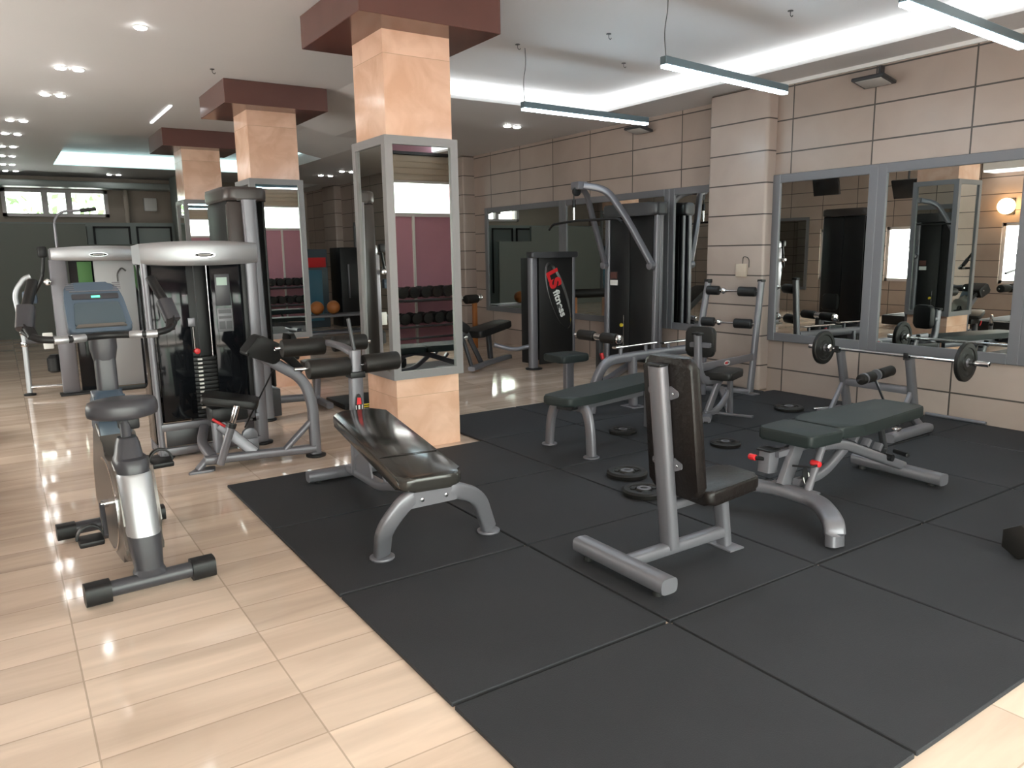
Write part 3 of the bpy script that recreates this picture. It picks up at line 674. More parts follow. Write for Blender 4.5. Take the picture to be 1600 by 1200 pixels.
# ---------------------------------------------------------------- C2: low frame with chrome rails
t = thing('rail_frame', 'low bent silver frame topped with two short chrome rails, behind the flat bench', 'exercise frame', (5.2, 5.34, 0.018))
tube(t, 'bent_beam', [(4.42, 5.33, 0.02), (4.45, 5.33, 0.28), (4.60, 5.34, 0.49), (5.0, 5.34, 0.505), (5.95, 5.34, 0.515)], 0.032, 0.045, shape='oval', up=(0, 0, 1), r=0.2)
for (x0, x1, z) in ((4.70, 5.22, 0.605), (5.32, 5.90, 0.60)):
    rl = tube(t, 'chrome_rail', [(x0, 5.33, z), (x1, 5.33, z+0.01)], 0.03, 0.010, m='chrome', shape='oval')
    for x in (x0+0.08, x1-0.12): rod(t, 'rail_mount', (x, 5.33, 0.53), (x, 5.33, z), 0.018, 'silver', rl)
tube(t, 'short_leg', [(4.93, 5.33, 0.50), (4.93, 5.31, 0.034)], 0.045, 0.03, shape='oval', up=(1, 0, 0))
tube(t, 'slanted_leg', [(5.45, 5.34, 0.49), (5.16, 5.34, 0.045)], 0.025, 0.02, shape='oval', up=(0, 1, 0))
tube(t, 'end_leg', [(5.92, 5.34, 0.50), (5.92, 5.34, 0.02)], 0.03, 0.025, shape='oval', up=(1, 0, 0))
blk(t, 'foot_plate', 4.86, 5.02, 5.22, 5.42, 0.018, 0.028, 'silver', 0.003)

# ---------------------------------------------------------------- D: seated press station by the pier
t = thing('seated_press_station', 'silver seated press station with leaning uprights and black pegs in front of the stone pier', 'exercise machine', (5.7, 4.9, 0.018))
up_ = []
for (p0, p1) in (((6.315, 5.06, 0.04), (6.43, 5.06, 1.165)), ((6.028, 5.60, 0.04), (6.25, 5.60, 1.15))):
    up_.append(tube(t, 'upright', [p0, p1], 0.036, 0.024, shape='oval', up=(0, 1, 0)))
    blk(t, 'foot_plate', p0[0]-0.06, p0[0]+0.06, p0[1]-0.08, p0[1]+0.08, 0.018, 0.028, 'silver', 0.003)
    blk(t, 'upright_cap', p1[0]-0.03, p1[0]+0.03, p1[1]-0.03, p1[1]+0.03, 1.145+(0.0 if p0[1] > 5.2 else 0.015), 1.185, 'black', 0.004)
for z, xa, xb in ((1.06, 6.40, 6.22), (0.735, 6.36, 6.15)):
    rod(t, 'peg_rod', (xa, 5.06, z), (xb, 5.60, z+0.01), 0.010, 'chrome')
    a_, b__ = V((xa, 5.06, z)), V((xb, 5.60, z+0.01))
    roller(t, 'rubber_sleeve', a_.lerp(b__, 0.06), a_.lerp(b__, 0.38), 0.050, 'black')
    roller(t, 'rubber_sleeve', a_.lerp(b__, 0.74), a_.lerp(b__, 0.98), 0.048, 'black')
    q = B(); bmesh.ops.create_uvsphere(q, u_segments=16, v_segments=10, radius=0.034, matrix=Matrix.Translation(a_.lerp(b__, 0.66))); finish('chrome_ball', q, 'chrome', t)
tube(t, 'back_post', [(4.80, 4.40, 0.80), (4.82, 4.40, 0.50), (4.90, 4.42, 0.39), (5.18, 4.47, 0.375)], 0.036, 0.028, shape='oval', up=(0.3, -1, 0), r=0.16)
blk(t, 'post_cap', 4.765, 4.835, 4.36, 4.44, 0.79, 0.815, 'black', 0.006)
q = B(); prism(q, rrect(0.25, 0.25, 0.26, 0.05), (4.90, 4.47, 0.62-0.03), (0, 0, 1), (0.35, -0.94, 0), (0.94, 0.35, 0), 0.06, 0.02, 3); finish('back_pad', q, 'vinyl', t, angle=50)
q = B(); prism(q, round_poly([(-0.09, -0.02), (0.09, -0.02), (0.09, 0.02), (-0.09, 0.02)], 0.01), (4.86, 4.43, 0.70), (0.35, -0.94, 0), (0, 0, 1), (0.94, 0.35, 0), 0.03); finish('pad_bracket', q, 'silver', t)
pad(t, 'seat', (4.98, 4.37, 0.46), (5.34, 4.50, 0.46), 0.30, 0.26, 0.065, 'vinyl', rad=0.05, bev=0.02)
tube(t, 'seat_post', [(5.38, 4.52, 0.02), (5.36, 4.52, 0.40)], 0.022, 0.018, shape='rect', up=(1, 0, 0))
tube(t, 'slanted_strut', [(5.08, 4.52, 0.085), (5.22, 4.50, 0.40)], 0.034, 0.02, shape='oval', up=(0, 1, 0))
tube(t, 'curved_brace', [(5.02, 4.50, 0.065), (5.22, 4.52, 0.08), (5.38, 4.53, 0.24)], 0.026, 0.02, shape='oval', up=(0, 1, 0), r=0.15)
tube(t, 'front_base', [(4.93, 4.40, 0.05), (5.06, 4.50, 0.05)], 0.04, 0.028, shape='oval')
rod(t, 'rubber_foot', (4.94, 4.41, 0.018), (4.94, 4.41, 0.035), 0.022, 'rubberfoot')
tube(t, 'floor_bar', [(5.26, 4.72, 0.028), (5.42, 4.30, 0.028)], 0.018, 0.010, shape='rect')
tube(t, 'base_spine', [(5.38, 4.53, 0.06), (6.15, 5.30, 0.06)], 0.03, 0.025, shape='rect')
tube(t, 'floor_beam', [(6.31, 5.06, 0.045), (6.02, 5.60, 0.045)], 0.03, 0.025, shape='rect')
cb = tube(t, 'crossbar', [(4.90, 4.44, 0.505), (6.33, 5.06, 0.40)], 0.018, 0.034, shape='rect')
mid = V((4.90, 4.44, 0.505)).lerp(V((6.33, 5.06, 0.40)), 0.42); tt, ss, uu = basis(V((1.43, 0.62, -0.105)))
q = B(); ellipse_ring(q, mid+ss*0.0185, tt, uu, 0.085, 0.022, 0.010, 0.002); finish('crossbar_badge_rim', q, 'white', t, cb, smooth=False)
q = B(); prism(q, [(-0.05, -0.012), (0.02, -0.012), (0.02, 0.012), (-0.05, 0.012)], mid+ss*0.0185, tt, uu, ss, 0.002); finish('crossbar_badge', q, 'red', t, cb, smooth=False)

# ---------------------------------------------------------------- E: adjustable bench
t = thing('adjustable_bench', 'adjustable bench with long green-black back pad laid flat, in front of the barbell', 'exercise bench', (4.0, 2.6, 0.018))
q = B(); prism(q, round_poly([(0, -0.175), (0.30, -0.19), (0.30, 0.19), (0, 0.175)], 0.03), (3.60, 2.64, 0.405), (1, 0.03, 0), (-0.03, 1, 0), (0, 0, 1), 0.07, 0.016, 3); finish('seat', q, 'vinylgreen', t, angle=50)
q = B(); prism(q, round_poly([(0, -0.155), (0.18, -0.20), (0.98, -0.15), (0.98, 0.17), (0.14, 0.20), (0, 0.155)], 0.035), (3.93, 2.66, 0.405), (1, 0.03, 0), (-0.03, 1, 0), (0, 0, 1), 0.07, 0.016, 3); finish('back_pad', q, 'vinylgreen', t, angle=50)
tube(t, 'front_arch', [(3.305, 3.11, 0.078), (3.36, 3.03, 0.140), (3.55, 2.66, 0.155), (3.54, 2.36, 0.15), (3.43, 2.22, 0.14), (3.345, 2.13, 0.125), (3.335, 2.118, 0.024)], 0.052, 0.032, shape='oval', up=(0, 0, 1), r=0.13, n=9)
blk(t, 'arch_plate', 3.50, 3.62, 2.40, 2.70, 0.165, 0.175, 'silver', 0.002)
tube(t, 'front_post', [(3.56, 2.60, 0.17), (3.71, 2.62, 0.40)], 0.045, 0.020, shape='rect', up=(0, 1, 0))
tube(t, 'front_post_edge', [(3.60, 2.47, 0.16), (3.80, 2.52, 0.40)], 0.022, 0.022, shape='round', up=(0, 1, 0))
tube(t, 'seat_slide', [(3.56, 2.70, 0.36), (3.55, 2.70, 0.235)], 0.045, 0.040, shape='rect', up=(0, 1, 0))
tube(t, 'seat_bracket', [(3.56, 2.66, 0.345), (3.82, 2.62, 0.375)], 0.03, 0.018, shape='rect')
blk(t, 'slide_cap', 3.505, 3.60, 2.65, 2.75, 0.36, 0.372, 'black', 0.004)
kn = rod(t, 'pull_knob', (3.50, 2.79, 0.315), (3.50, 2.745, 0.315), 0.018, 'red', bev=0.005, label='red pull knob'); rod(t, 'knob_stem', (3.50, 2.745, 0.315), (3.52, 2.70, 0.315), 0.012, 'black', kn)
kn = rod(t, 'pull_knob', (3.66, 2.44, 0.315), (3.67, 2.50, 0.315), 0.017, 'red', bev=0.005, label='red pull knob'); tube(t, 'knob_bracket', [(3.57, 2.55, 0.30), (3.60, 2.45, 0.31), (3.66, 2.45, 0.31)], 0.006, m='black', r=0.02, parent=kn)
q = B(); prism(q, [(0.020*math.cos(a*PI/12), 0.055*math.sin(a*PI/12)) for a in range(24)], (3.625, 2.505, 0.24), (0.9, -0.3, 0.2), (-0.25, 0, 1), (-0.3, -1, 0), 0.006); bd = finish('post_badge', q, 'black', t, smooth=False)
q = B(); ellipse_ring(q, (3.623, 2.498, 0.24), (0.9, -0.3, 0.2), (-0.25, 0, 1), 0.020, 0.055, 0.005, 0.003, a0=-PI, a1=0.4); finish('badge_rim', q, 'white', t, bd, smooth=False)
tube(t, 'spine', [(3.79, 2.54, 0.385), (4.02, 2.55, 0.36), (4.72, 2.56, 0.10)], 0.030, 0.030, shape='oval', up=(0, 0, 1), r=0.1)
tube(t, 'curved_brace', [(3.62, 2.56, 0.19), (3.86, 2.56, 0.19), (4.08, 2.55, 0.34)], 0.026, 0.022, shape='oval', up=(0, 1, 0), r=0.14)
tube(t, 'rear_foot_bar', [(4.74, 2.90, 0.075), (4.70, 2.28, 0.075)], 0.045, 0.036, shape='oval')
for y in (2.83, 2.37): rod(t, 'rubber_foot', (4.72, y, 0.018), (4.72, y, 0.042), 0.022, 'rubberfoot')
for k in range(4):
    p = V((4.02+0.13*k, 2.56, 0.395-0.048*k)); tube(t, 'adjust_tooth', [p, p+V((0.03, 0, 0.04))], 0.025, 0.014, shape='rect')
tube(t, 'back_support', [(4.50, 2.60, 0.40), (4.58, 2.60, 0.22), (4.52, 2.58, 0.20)], 0.016, 0.016, shape='rect', m='dkmetal', r=0.03)
rod(t, 'support_roller', (4.50, 2.50, 0.20), (4.50, 2.66, 0.20), 0.022, 'black')
blk(t, 'pad_rail', 3.98, 4.78, 2.62, 2.67, 0.385, 0.403, 'dkmetal', 0.003)
rod(t, 'lever_grip', (4.56, 2.44, 0.22), (4.62, 2.56, 0.215), 0.014, 'black', bev=0.003)

# ---------------------------------------------------------------- F: press rack with barbell
t = thing('barbell_rack', 'grey barbell rack with two tapered uprights in front of the rightmost mirrors', 'exercise bench', (6.2, 3.65, 0.018))
for y in (3.93, 3.31):
    tube(t, 'upright', [(6.293, y+0.02, 0.05), (6.10, y, 0.60)], 0.040, 0.028, shape='oval', up=(0, 1, 0))
    q = B(); box(q, 6.035, 6.15, y-0.02, y+0.02, 0.585, 0.60, 0.004); box(q, 6.035, 6.05, y-0.02, y+0.02, 0.60, 0.645, 0.004); finish('bar_cradle', q, 'black', t)
    tube(t, 'slanted_brace', [(6.02, y+0.02, 0.05), (6.20, y+0.01, 0.33)], 0.022, 0.018, shape='oval', up=(0, 1, 0))
tube(t, 'crossbar', [(6.20, 3.94, 0.31), (6.20, 3.32, 0.31)], 0.026, 0.03, shape='rect')
tube(t, 'floor_bar', [(5.98, 4.02, 0.045), (6.30, 4.02, 0.045)], 0.03, 0.025, shape='oval')
tube(t, 'front_foot_bar', [(5.50, 3.10, 0.055), (6.10, 3.12, 0.055)], 0.045, 0.035, shape='oval')
tube(t, 'side_rail', [(6.05, 3.14, 0.05), (6.30, 3.33, 0.05)], 0.03, 0.025, shape='oval')
blk(t, 'foot_clip', 5.60, 5.66, 3.09, 3.14, 0.08, 0.12, 'chrome', 0.006)
tube(t, 'roller_post', [(6.26, 3.55, 0.10), (6.12, 3.60, 0.38)], 0.012, m='chrome')
rod(t, 'roller_axle', (5.86, 3.60, 0.40), (6.40, 3.60, 0.44), 0.012)
tg = t
q = B(); cyl(q, (5.90, 3.60, 0.400), (6.08, 3.60, 0.412), 0.045, 24, 0.008); finish('foam_roller', q, 'foam', t)
q = B(); cyl(q, (6.18, 3.60, 0.420), (6.36, 3.60, 0.435), 0.045, 24, 0.008); finish('foam_roller', q, 'foam', t)
for x in (5.94, 6.12): rod(t, 'roller_ring', (x, 3.60, 0.405+(x-5.94)*0.08), (x+0.02, 3.60, 0.407+(x-5.94)*0.08), 0.0475, 'silver')
bx, bz = 6.07, 0.615
t = thing('barbell', 'chrome barbell resting on the grey rack with one black plate at each end', 'barbell', (bx, 3.45, bz))
rod(t, 'bar', (bx, 4.22, bz), (bx, 2.69, bz), 0.013, 'chrome')
for (a0, a1) in ((4.03, 4.22), (2.89, 2.69)):
    rod(t, 'sleeve', (bx, a0, bz), (bx, a1, bz), 0.021, 'chrome', bev=0.004)
    rod(t, 'collar', (bx, a0-0.02 if a0 > 3.5 else a0+0.02, bz), (bx, a0+0.005 if a0 > 3.5 else a0-0.005, bz), 0.034, 'chrome', bev=0.003)
plate_prof = [(0, 0.030), (0, 0.060), (0.006, 0.066), (0.006, 0.108), (0.0, 0.115), (0.0, 0.143), (0.006, 0.150), (0.032, 0.150), (0.038, 0.143), (0.038, 0.115), (0.032, 0.108), (0.032, 0.066), (0.038, 0.060), (0.038, 0.030)]
def plate(bm, c, axis, s=1.0, th=1.0):
    t_, s_, u_ = basis(axis); c = V(c); rings = []
    pr = plate_prof + [plate_prof[0]]
    for d_, r_ in pr[:-1]:
        rings.append([bm.verts.new(c + t_*(d_-0.019)*th + (s_*math.cos(2*PI*i/36) + u_*math.sin(2*PI*i/36))*r_*s) for i in range(36)])
    for i in range(len(rings)):
        A, C = rings[i], rings[(i+1) % len(rings)]
        for j in range(36): bm.faces.new((A[j], A[(j+1) % 36], C[(j+1) % 36], C[j]))
    # three grip holes suggested by raised ribs
    return bm
for y, w in ((4.075, 'left'), (2.86, 'right')):
    pt = thing('weight_plate', 'black weight plate on the %s end of the racked barbell' % w, 'weight plate', (bx, y, bz), group='plates on the racked barbell')
    q = B(); plate(q, (bx, y, bz), (0, 1, 0)); pl = finish('disc', q, 'plate', pt)
    q = B(); lathe(q, (bx, y-0.0195, bz), (0, 1, 0), [(0, 0.0215), (0, 0.034), (0.039, 0.034), (0.039, 0.0215)], 24); finish('hub', q, 'silver', pt)
    for k in range(3):
        a = 2*PI*k/3+0.5; q = B(); c = V((bx+0.088*math.cos(a), y, bz+0.088*math.sin(a))); obox(q, c, 0.075, 0.027, 0.030, Matrix.Rotation(-a+PI/2, 3, 'Y'), 0.008); finish('grip_recess', q, 'black', pt)

# ---------------------------------------------------------------- plates lying on the mats
fp0 = thing('loose_weight_plate', '', 'weight plate', (3.36, 3.62, 0.018), group='weight plates lying on the mats', local=True)
q = B(); lathe(q, (0, 0, 0.0), (0, 0, 1), [(0, 0.095), (0.004, 0.112), (0.024, 0.116), (0.034, 0.104), (0.034, 0.078), (0.024, 0.070), (0.024, 0.045), (0.034, 0.040)], 32); finish('disc', q, 'plate', fp0)
q = B(); lathe(q, (0, 0, 0.0305), (0, 0, 1), [(0, 0.036), (0.006, 0.036), (0.007, 0.022), (0.002, 0.018)], 24); finish('hub_ring', q, 'silver', fp0, label='silver hub ring')
for k in range(3):
    a = 2*PI*k/3; q = B(); obox(q, V((0.058*math.cos(a), 0.058*math.sin(a), 0.027)), 0.028, 0.05, 0.008, Matrix.Rotation(a, 3, 'Z'), 0.003); finish('rib', q, 'plate', fp0)
for k, (x, y, s_, lb) in enumerate(((3.34, 3.65, 1.18, 'large weight plate on the mat left of the upright bench post'), (3.16, 3.30, 1.18, 'weight plate half hidden behind the post of the upright bench'),
                              (4.14, 4.58, 1.0, 'small weight plate on the mat in front of the flat bench legs'), (4.48, 3.80, 1.0, 'small weight plate on the mat between the upright bench and the adjustable bench'),
                              (5.95, 4.32, 1.15, 'weight plate on the mat left of the barbell rack near the wall'))):
    o = fp0 if k == 0 else dup(fp0, (x, y, 0.018)); o.location = (x, y, 0.018); o.scale = (s_, s_, s_); o['label'] = lb
t = thing('hexagonal_dumbbell', 'black hexagonal dumbbell head on the mat at the right edge of the picture', 'dumbbell', (4.08, 1.47, 0.018))
hexo = [(0.088*math.cos(PI/6+k*PI/3), 0.088*math.sin(PI/6+k*PI/3)) for k in range(6)]
for x0, x1 in ((3.88, 4.08), (4.20, 4.31)):
    q = B(); prism(q, hexo, (x0, 1.52-(x0-3.88)*0.3, 0.1065), (0, 1, 0), (0, 0, 1), (1, -0.3, 0), 0.105, 0.010, 2); finish('head', q, 'plate', t)
rod(t, 'grip', (3.99, 1.487, 0.1065), (4.22, 1.42, 0.1065), 0.016, 'chrome')
# loose chrome bar on the floor and pipe along the skirting
tag(finish('loose_bar', (lambda q: cyl(q, (6.12, 4.18, 0.030), (6.42, 4.06, 0.030), 0.012, 12))(B()), 'chrome'), 'short chrome bar on the mat beside the plate near the rack', 'bar')
tag(finish('skirting_pipe', (lambda q: cyl(q, (6.69, 3.45, 0.034), (6.69, 2.95, 0.034), 0.015, 12))(B()), 'silver'), 'thin silver pipe on the floor along the mirror wall at the right', 'pipe')
# ---------------------------------------------------------------- G: exercise bike (local: x right, y forward)
t = thing('exercise_bike', 'grey and silver upright exercise bike standing on the tiles at the left', 'exercise bike', (0.435, 3.635, 0.0), math.radians(3.0), local=True)
tube(t, 'rear_stabilizer', [(-0.20, 0, 0.06), (0.20, 0, 0.06)], 0.036, m='greyplastic')
for sg in (-1, 1):
    q = B(); sweep(q, [(sg*0.17, 0, 0.058), (sg*0.272, 0, 0.058)], 0.048, 0.048, 'oval', seg=20); finish('end_cap', q, 'black', t)
tube(t, 'front_stabilizer', [(-0.20, 0.98, 0.06), (0.20, 0.98, 0.06)], 0.034, m='greyplastic')
for sg in (-1, 1):
    q = B(); sweep(q, [(sg*0.18, 0.98, 0.055), (sg*0.27, 0.98, 0.055)], 0.042, 0.042, 'oval', seg=20); finish('end_cap', q, 'black', t)
# rear column: dark foot, silver barrel, dark neck
def ovalring(q, c, rx, ry): return [q.verts.new(V((c[0]+rx*math.copysign(abs(math.cos(a))**0.75, math.cos(a)), c[1]+ry*math.copysign(abs(math.sin(a))**0.75, math.sin(a)), c[2]))) for a in [2*PI*i/28 for i in range(28)]]
def stack(root, name, secs, m, parent=None, label=None):
    q = B(); rr = [ovalring(q, c, rx, ry) for c, rx, ry in secs]
    for i in range(len(rr)-1):
        for j in range(28): q.faces.new((rr[i][j], rr[i][(j+1) % 28], rr[i+1][(j+1) % 28], rr[i+1][j]))
    q.faces.new(rr[0][::-1]); q.faces.new(rr[-1]); return finish(name, q, m, root, parent, label=label)
stack(t, 'rear_foot_cover', [((0, 0.03, 0.088), 0.070, 0.07), ((0, 0.035, 0.098), 0.066, 0.065), ((0, 0.04, 0.11), 0.060, 0.06), ((-0.002, 0.05, 0.16), 0.064, 0.07), ((-0.004, 0.06, 0.20), 0.070, 0.08), ((-0.006, 0.075, 0.27), 0.074, 0.09)], 'greyplastic')
stack(t, 'silver_barrel', [((-0.006, 0.075, 0.268), 0.072, 0.095), ((-0.008, 0.09, 0.30), 0.075, 0.10), ((-0.010, 0.15, 0.53), 0.075, 0.10), ((-0.010, 0.155, 0.54), 0.072, 0.097)], 'silver_lite', label='bright silver barrel')
stack(t, 'neck_cover', [((-0.010, 0.155, 0.538), 0.068, 0.095), ((-0.011, 0.16, 0.575), 0.072, 0.10), ((-0.012, 0.17, 0.60), 0.069, 0.095), ((-0.016, 0.17, 0.607), 0.060, 0.07), ((-0.012, 0.19, 0.665), 0.050, 0.055), ((-0.010, 0.20, 0.69), 0.040, 0.045)], 'greyplastic')
# main shroud
sh = [(0.08, 0.12), (0.30, 0.10), (0.70, 0.11), (0.82, 0.20), (0.80, 0.42), (0.70, 0.60), (0.62, 0.70), (0.50, 0.70), (0.44, 0.58), (0.30, 0.56), (0.16, 0.60), (0.10, 0.50), (0.02, 0.26)]
q = B(); prism(q, round_poly(sh, 0.06, 4), (-0.085, 0, 0), (0, 1, 0), (0, 0, 1), (1, 0, 0), 0.16, 0.035, 4); finish('shroud', q, 'brownshroud', t, angle=60)
q = B(); prism(q, round_poly([(0.44, 0.52), (0.58, 0.50), (0.74, 0.62), (0.70, 0.84), (0.60, 0.86), (0.50, 0.74)], 0.04), (-0.078, 0, 0), (0, 1, 0), (0, 0, 1), (1, 0, 0), 0.14, 0.03, 3); sd_ = finish('upper_shroud', q, 'bluegrey', t, angle=60)
q = B(); ellipse_ring(q, (-0.0855, 0.40, 0.33), (0, -1, 0), (0, 0, 1), 0.24, 0.23, 0.014, 0.004, a0=PI*1.5, a1=PI*2.6); finish('trim_arc', q, 'chrome', t)
# seat
tube(t, 'seat_post', [(-0.010, 0.20, 0.66), (-0.005, 0.26, 0.80)], 0.024, m='greyplastic')
blk(t, 'seat_clamp', -0.03, 0.055, 0.22, 0.30, 0.715, 0.775, 'black', 0.01)
q = B()
def seat_o(k): return [((0.155*k if abs(math.sin(a)) < 2 else 0)*math.cos(a)*(1.0 if math.sin(a) < 0 else (1-0.62*math.sin(a)**1.0)), 0.30 + (0.12 if math.sin(a) < 0 else 0.22)*k*math.sin(a)) for a in [2*PI*i/36 for i in range(36)]]
rr = []
for z, k in ((0.765, 0.86), (0.772, 0.97), (0.79, 1.0), (0.82, 0.99), (0.842, 0.93), (0.853, 0.78), (0.857, 0.45)):
    rr.append([q.verts.new(V((x, y, z - 0.018*max(0, (y-0.3)/0.22) + 0.006*(abs(x)/0.16)))) for x, y in seat_o(k)])
for i in range(len(rr)-1):
    for j in range(36): q.faces.new((rr[i][j], rr[i][(j+1) % 36], rr[i+1][(j+1) % 36], rr[i+1][j]))
q.faces.new(rr[0][::-1]); q.faces.new(rr[-1]); finish('seat', q, 'greyplastic', t, angle=60)
# front post, console, handlebar
q = B(); sweep(q, [(0.0, 0.64, 0.62), (0.0, 0.65, 0.95), (0.0, 0.66, 1.14)], 0.048, 0.042, 'oval', up=(0, 1, 0), seg=20); finish('front_post', q, 'greyplastic', t)
stack(t, 'post_head', [((0, 0.655, 1.00), 0.050, 0.045), ((0, 0.655, 1.06), 0.062, 0.055), ((0, 0.655, 1.13), 0.062, 0.055)], 'greyplastic')
ct, cs, cu_ = V((0, 0.55, 0.84)).normalized(), V((1, 0, 0)), V((0, -0.84, 0.55)).normalized()
q = B(); prism(q, round_poly([(-0.145, 0), (0.145, 0), (0.125, 0.20), (0.095, 0.285), (-0.125, 0.285), (-0.14, 0.20)], 0.035, 5), (0, 0.62, 1.145), cs, ct, cu_*-1, 0.06, 0.014, 3); co = finish('console', q, 'bluegrey', t, angle=50)
cf = V((0, 0.62, 1.145)) + cu_*0.0005
q = B(); prism(q, round_poly([(-0.115, 0.035), (0.115, 0.035), (0.10, 0.165), (-0.10, 0.165)], 0.012), cf, cs, ct, cu_, 0.006, 0.002, 1); finish('console_panel', q, 'bluedark', t, co)
q = B(); prism(q, round_poly([(-0.105, 0.185), (0.105, 0.185), (0.105, 0.215), (-0.105, 0.215)], 0.008), cf, cs, ct, cu_, 0.004); finish('display_bar', q, 'greyplastic', t, co)
q = B(); prism(q, [(-0.02, 0.192), (0.02, 0.192), (0.02, 0.203), (-0.02, 0.203)], cf+cu_*0.004, cs, ct, cu_, 0.002); finish('green_indicator', q, 'green_led', t, co)
q = B(); prism(q, round_poly([(-0.115, 0.022), (0.115, 0.022), (0.10, 0.038), (-0.10, 0.038)], 0.004), cf, cs, ct, cu_, 0.014); finish('book_ledge', q, 'brownshroud', t, co)
q = B(); prism(q, [(-0.11, 0.228), (0.11, 0.228), (0.11, 0.233), (-0.11, 0.233)], cf, cs, ct, cu_, 0.005); 
for sg in (-1, 1):
    for k in range(4): prism(q, [(sg*0.105-0.018, 0.242+0.011*k), (sg*0.105+0.018, 0.242+0.011*k), (sg*0.105+0.018, 0.246+0.011*k), (sg*0.105-0.018, 0.246+0.011*k)], cf, cs, ct, cu_, 0.003)
finish('console_ribs', q, 'silver', t, co, smooth=False)
hb = tube(t, 'handlebar', [(-0.33, 0.60, 1.17), (-0.29, 0.52, 1.135), (-0.18, 0.50, 1.125), (0, 0.58, 1.13), (0.18, 0.50, 1.125), (0.29, 0.52, 1.14), (0.33, 0.60, 1.17)], 0.017, m='black', r=0.08)
for x0, x1 in ((-0.225, -0.165), (-0.15, -0.09), (0.105, 0.16), (0.172, 0.225)):
    y_ = lambda x: 0.50+0.08*(1-min(1, abs(x)/0.18))
    rod(t, 'pulse_sensor', (x0, y_(x0)+0.0, 1.127), (x1, y_(x1)+0.0, 1.127), 0.0195, 'silver_lite', hb, 0.002)
for sg in (-1, 1):
    hg = tube(t, 'grip_arm', [(sg*0.30, 0.55, 1.145), (sg*0.325, 0.62, 1.22), (sg*0.26, 0.72, 1.40)], 0.022, 0.018, m='black', shape='oval', r=0.05)
    q = B(); sweep(q, [(sg*0.325, 0.60, 1.18), (sg*0.305, 0.66, 1.28)], 0.038, 0.030, 'oval', seg=18); finish('grip_cover', q, 'greyplastic', t, hg)
# cranks and pedals
q = B(); cyl(q, (-0.12, 0.42, 0.33), (0.12, 0.42, 0.33), 0.02, 16); ax_ = finish('crank_axle', q, 'chrome', t)
for sg, pz, py in ((-1, 0.20, 0.30), (1, 0.46, 0.52)):
    cr = tube(t, 'crank', [(sg*0.115, 0.42, 0.33), (sg*0.125, py, pz)], 0.016, 0.010, m='greyplastic', shape='rect', up=(1, 0, 0))
    pedal = B(); obox(pedal, V((sg*0.19, py, pz)), 0.105, 0.09, 0.028, Matrix.Rotation(0.15, 3, 'X'), 0.008); pe = finish('pedal', pedal, 'black', t)
    q = B(); n_ = 18; sweep(q, [V((sg*0.19 + 0.055*math.cos(PI*i/n_), py+0.02, pz+0.005+0.062*math.sin(PI*i/n_))) for i in range(n_+1)], 0.005, 0.016, 'rect', up=(0, 1, 0)); finish('toe_strap', q, 'black', t, pe)

# ---------------------------------------------------------------- weight stack towers
def cap_curved(root, x0, x1, y0, y1, zc, h0, h1, bulge, m='silver_lite', name='top_cap', tdepth=None):
    """lens shaped cap whose front (-y) bows out"""
    q = B(); N = 20; rows = []
    for i in range(N+1):
        u = -1+2*i/N; x = x0+(x1-x0)*i/N; k = 1-u*u
        zt = zc + h0/2 + (h1-h0)/2*k*1.1; zb = zc - h0/2 - (h1-h0)/2*k*0.7; yf = y0 - bulge*k
        col = []
        for j in range(7):
            a = -PI/2 + PI*j/6; col.append(q.verts.new((x, yf + 0.02 - 0.02*math.cos(a), (zt+zb)/2 + (zt-zb)/2*math.sin(a))))
        col.append(q.verts.new((x, y1, zt-0.01))); col.append(q.verts.new((x, y1, zb+0.01)))
        rows.append(col)
    m_ = len(rows[0])
    for i in range(N):
        for j in range(m_): q.faces.new((rows[i][j], rows[i][(j+1) % m_], rows[i+1][(j+1) % m_], rows[i+1][j]))
    q.faces.new(rows[0][::-1]); q.faces.new(rows[-1]); return finish(name, q, m, root, angle=50)

# H: leg curl machine
t = thing('leg_curl_machine', 'leg curl machine with curved silver cap and black weight stack tower left of the columns', 'exercise machine', (1.3, 6.1, 0))
cap = cap_curved(t, 0.865, 1.70, 6.10, 6.50, 1.525, 0.15, 0.185, 0.10)
logo_badge(t, (1.285, 6.002, 1.515), (1, 0, 0), (0, 0, 1), 0.075, 0.020, cap)
tube(t, 'slim_post', [(0.895, 6.13, 0.02), (0.885, 6.13, 1.46)], 0.028, 0.022, shape='oval', up=(1, 0, 0), m='silver')
q = B(); sweep(q, [(1.645, 6.15, 0.02), (1.645, 6.15, 1.46)], 0.05, 0.045, 'oval', up=(0, 1, 0), seg=20); finish('wide_post', q, 'silver', t)
for x, y in ((0.895, 6.14), (1.645, 6.15)): rod(t, 'foot_disc', (x, y, 0), (x, y, 0.018), 0.085, 'black', bev=0.004)
blk(t, 'rear_post', 0.87, 0.93, 6.44, 6.50, 0.0, 1.46, 'silver', 0.01); blk(t, 'rear_post', 1.60, 1.68, 6.44, 6.50, 0.0, 1.46, 'silver', 0.01)
blk(t, 'left_shroud', 0.93, 1.17, 6.12, 6.14, 0.28, 1.45, 'gloss', 0.004); blk(t, 'right_shroud', 1.34, 1.565, 6.12, 6.14, 0.20, 1.45, 'gloss', 0.004)
blk(t, 'shroud_edge', 1.565, 1.60, 6.10, 6.16, 0.2, 1.45, 'black', 0.004)
blk(t, 'back_shroud', 0.90, 1.64, 6.47, 6.485, 0.20, 1.45, 'gloss', 0.003); blk(t, 'side_shroud', 0.865, 0.88, 6.16, 6.46, 0.1, 1.45, 'gloss', 0.003)
blk(t, 'stack_backing', 1.17, 1.34, 6.26, 6.28, 0.2, 1.45, 'black', 0.002)
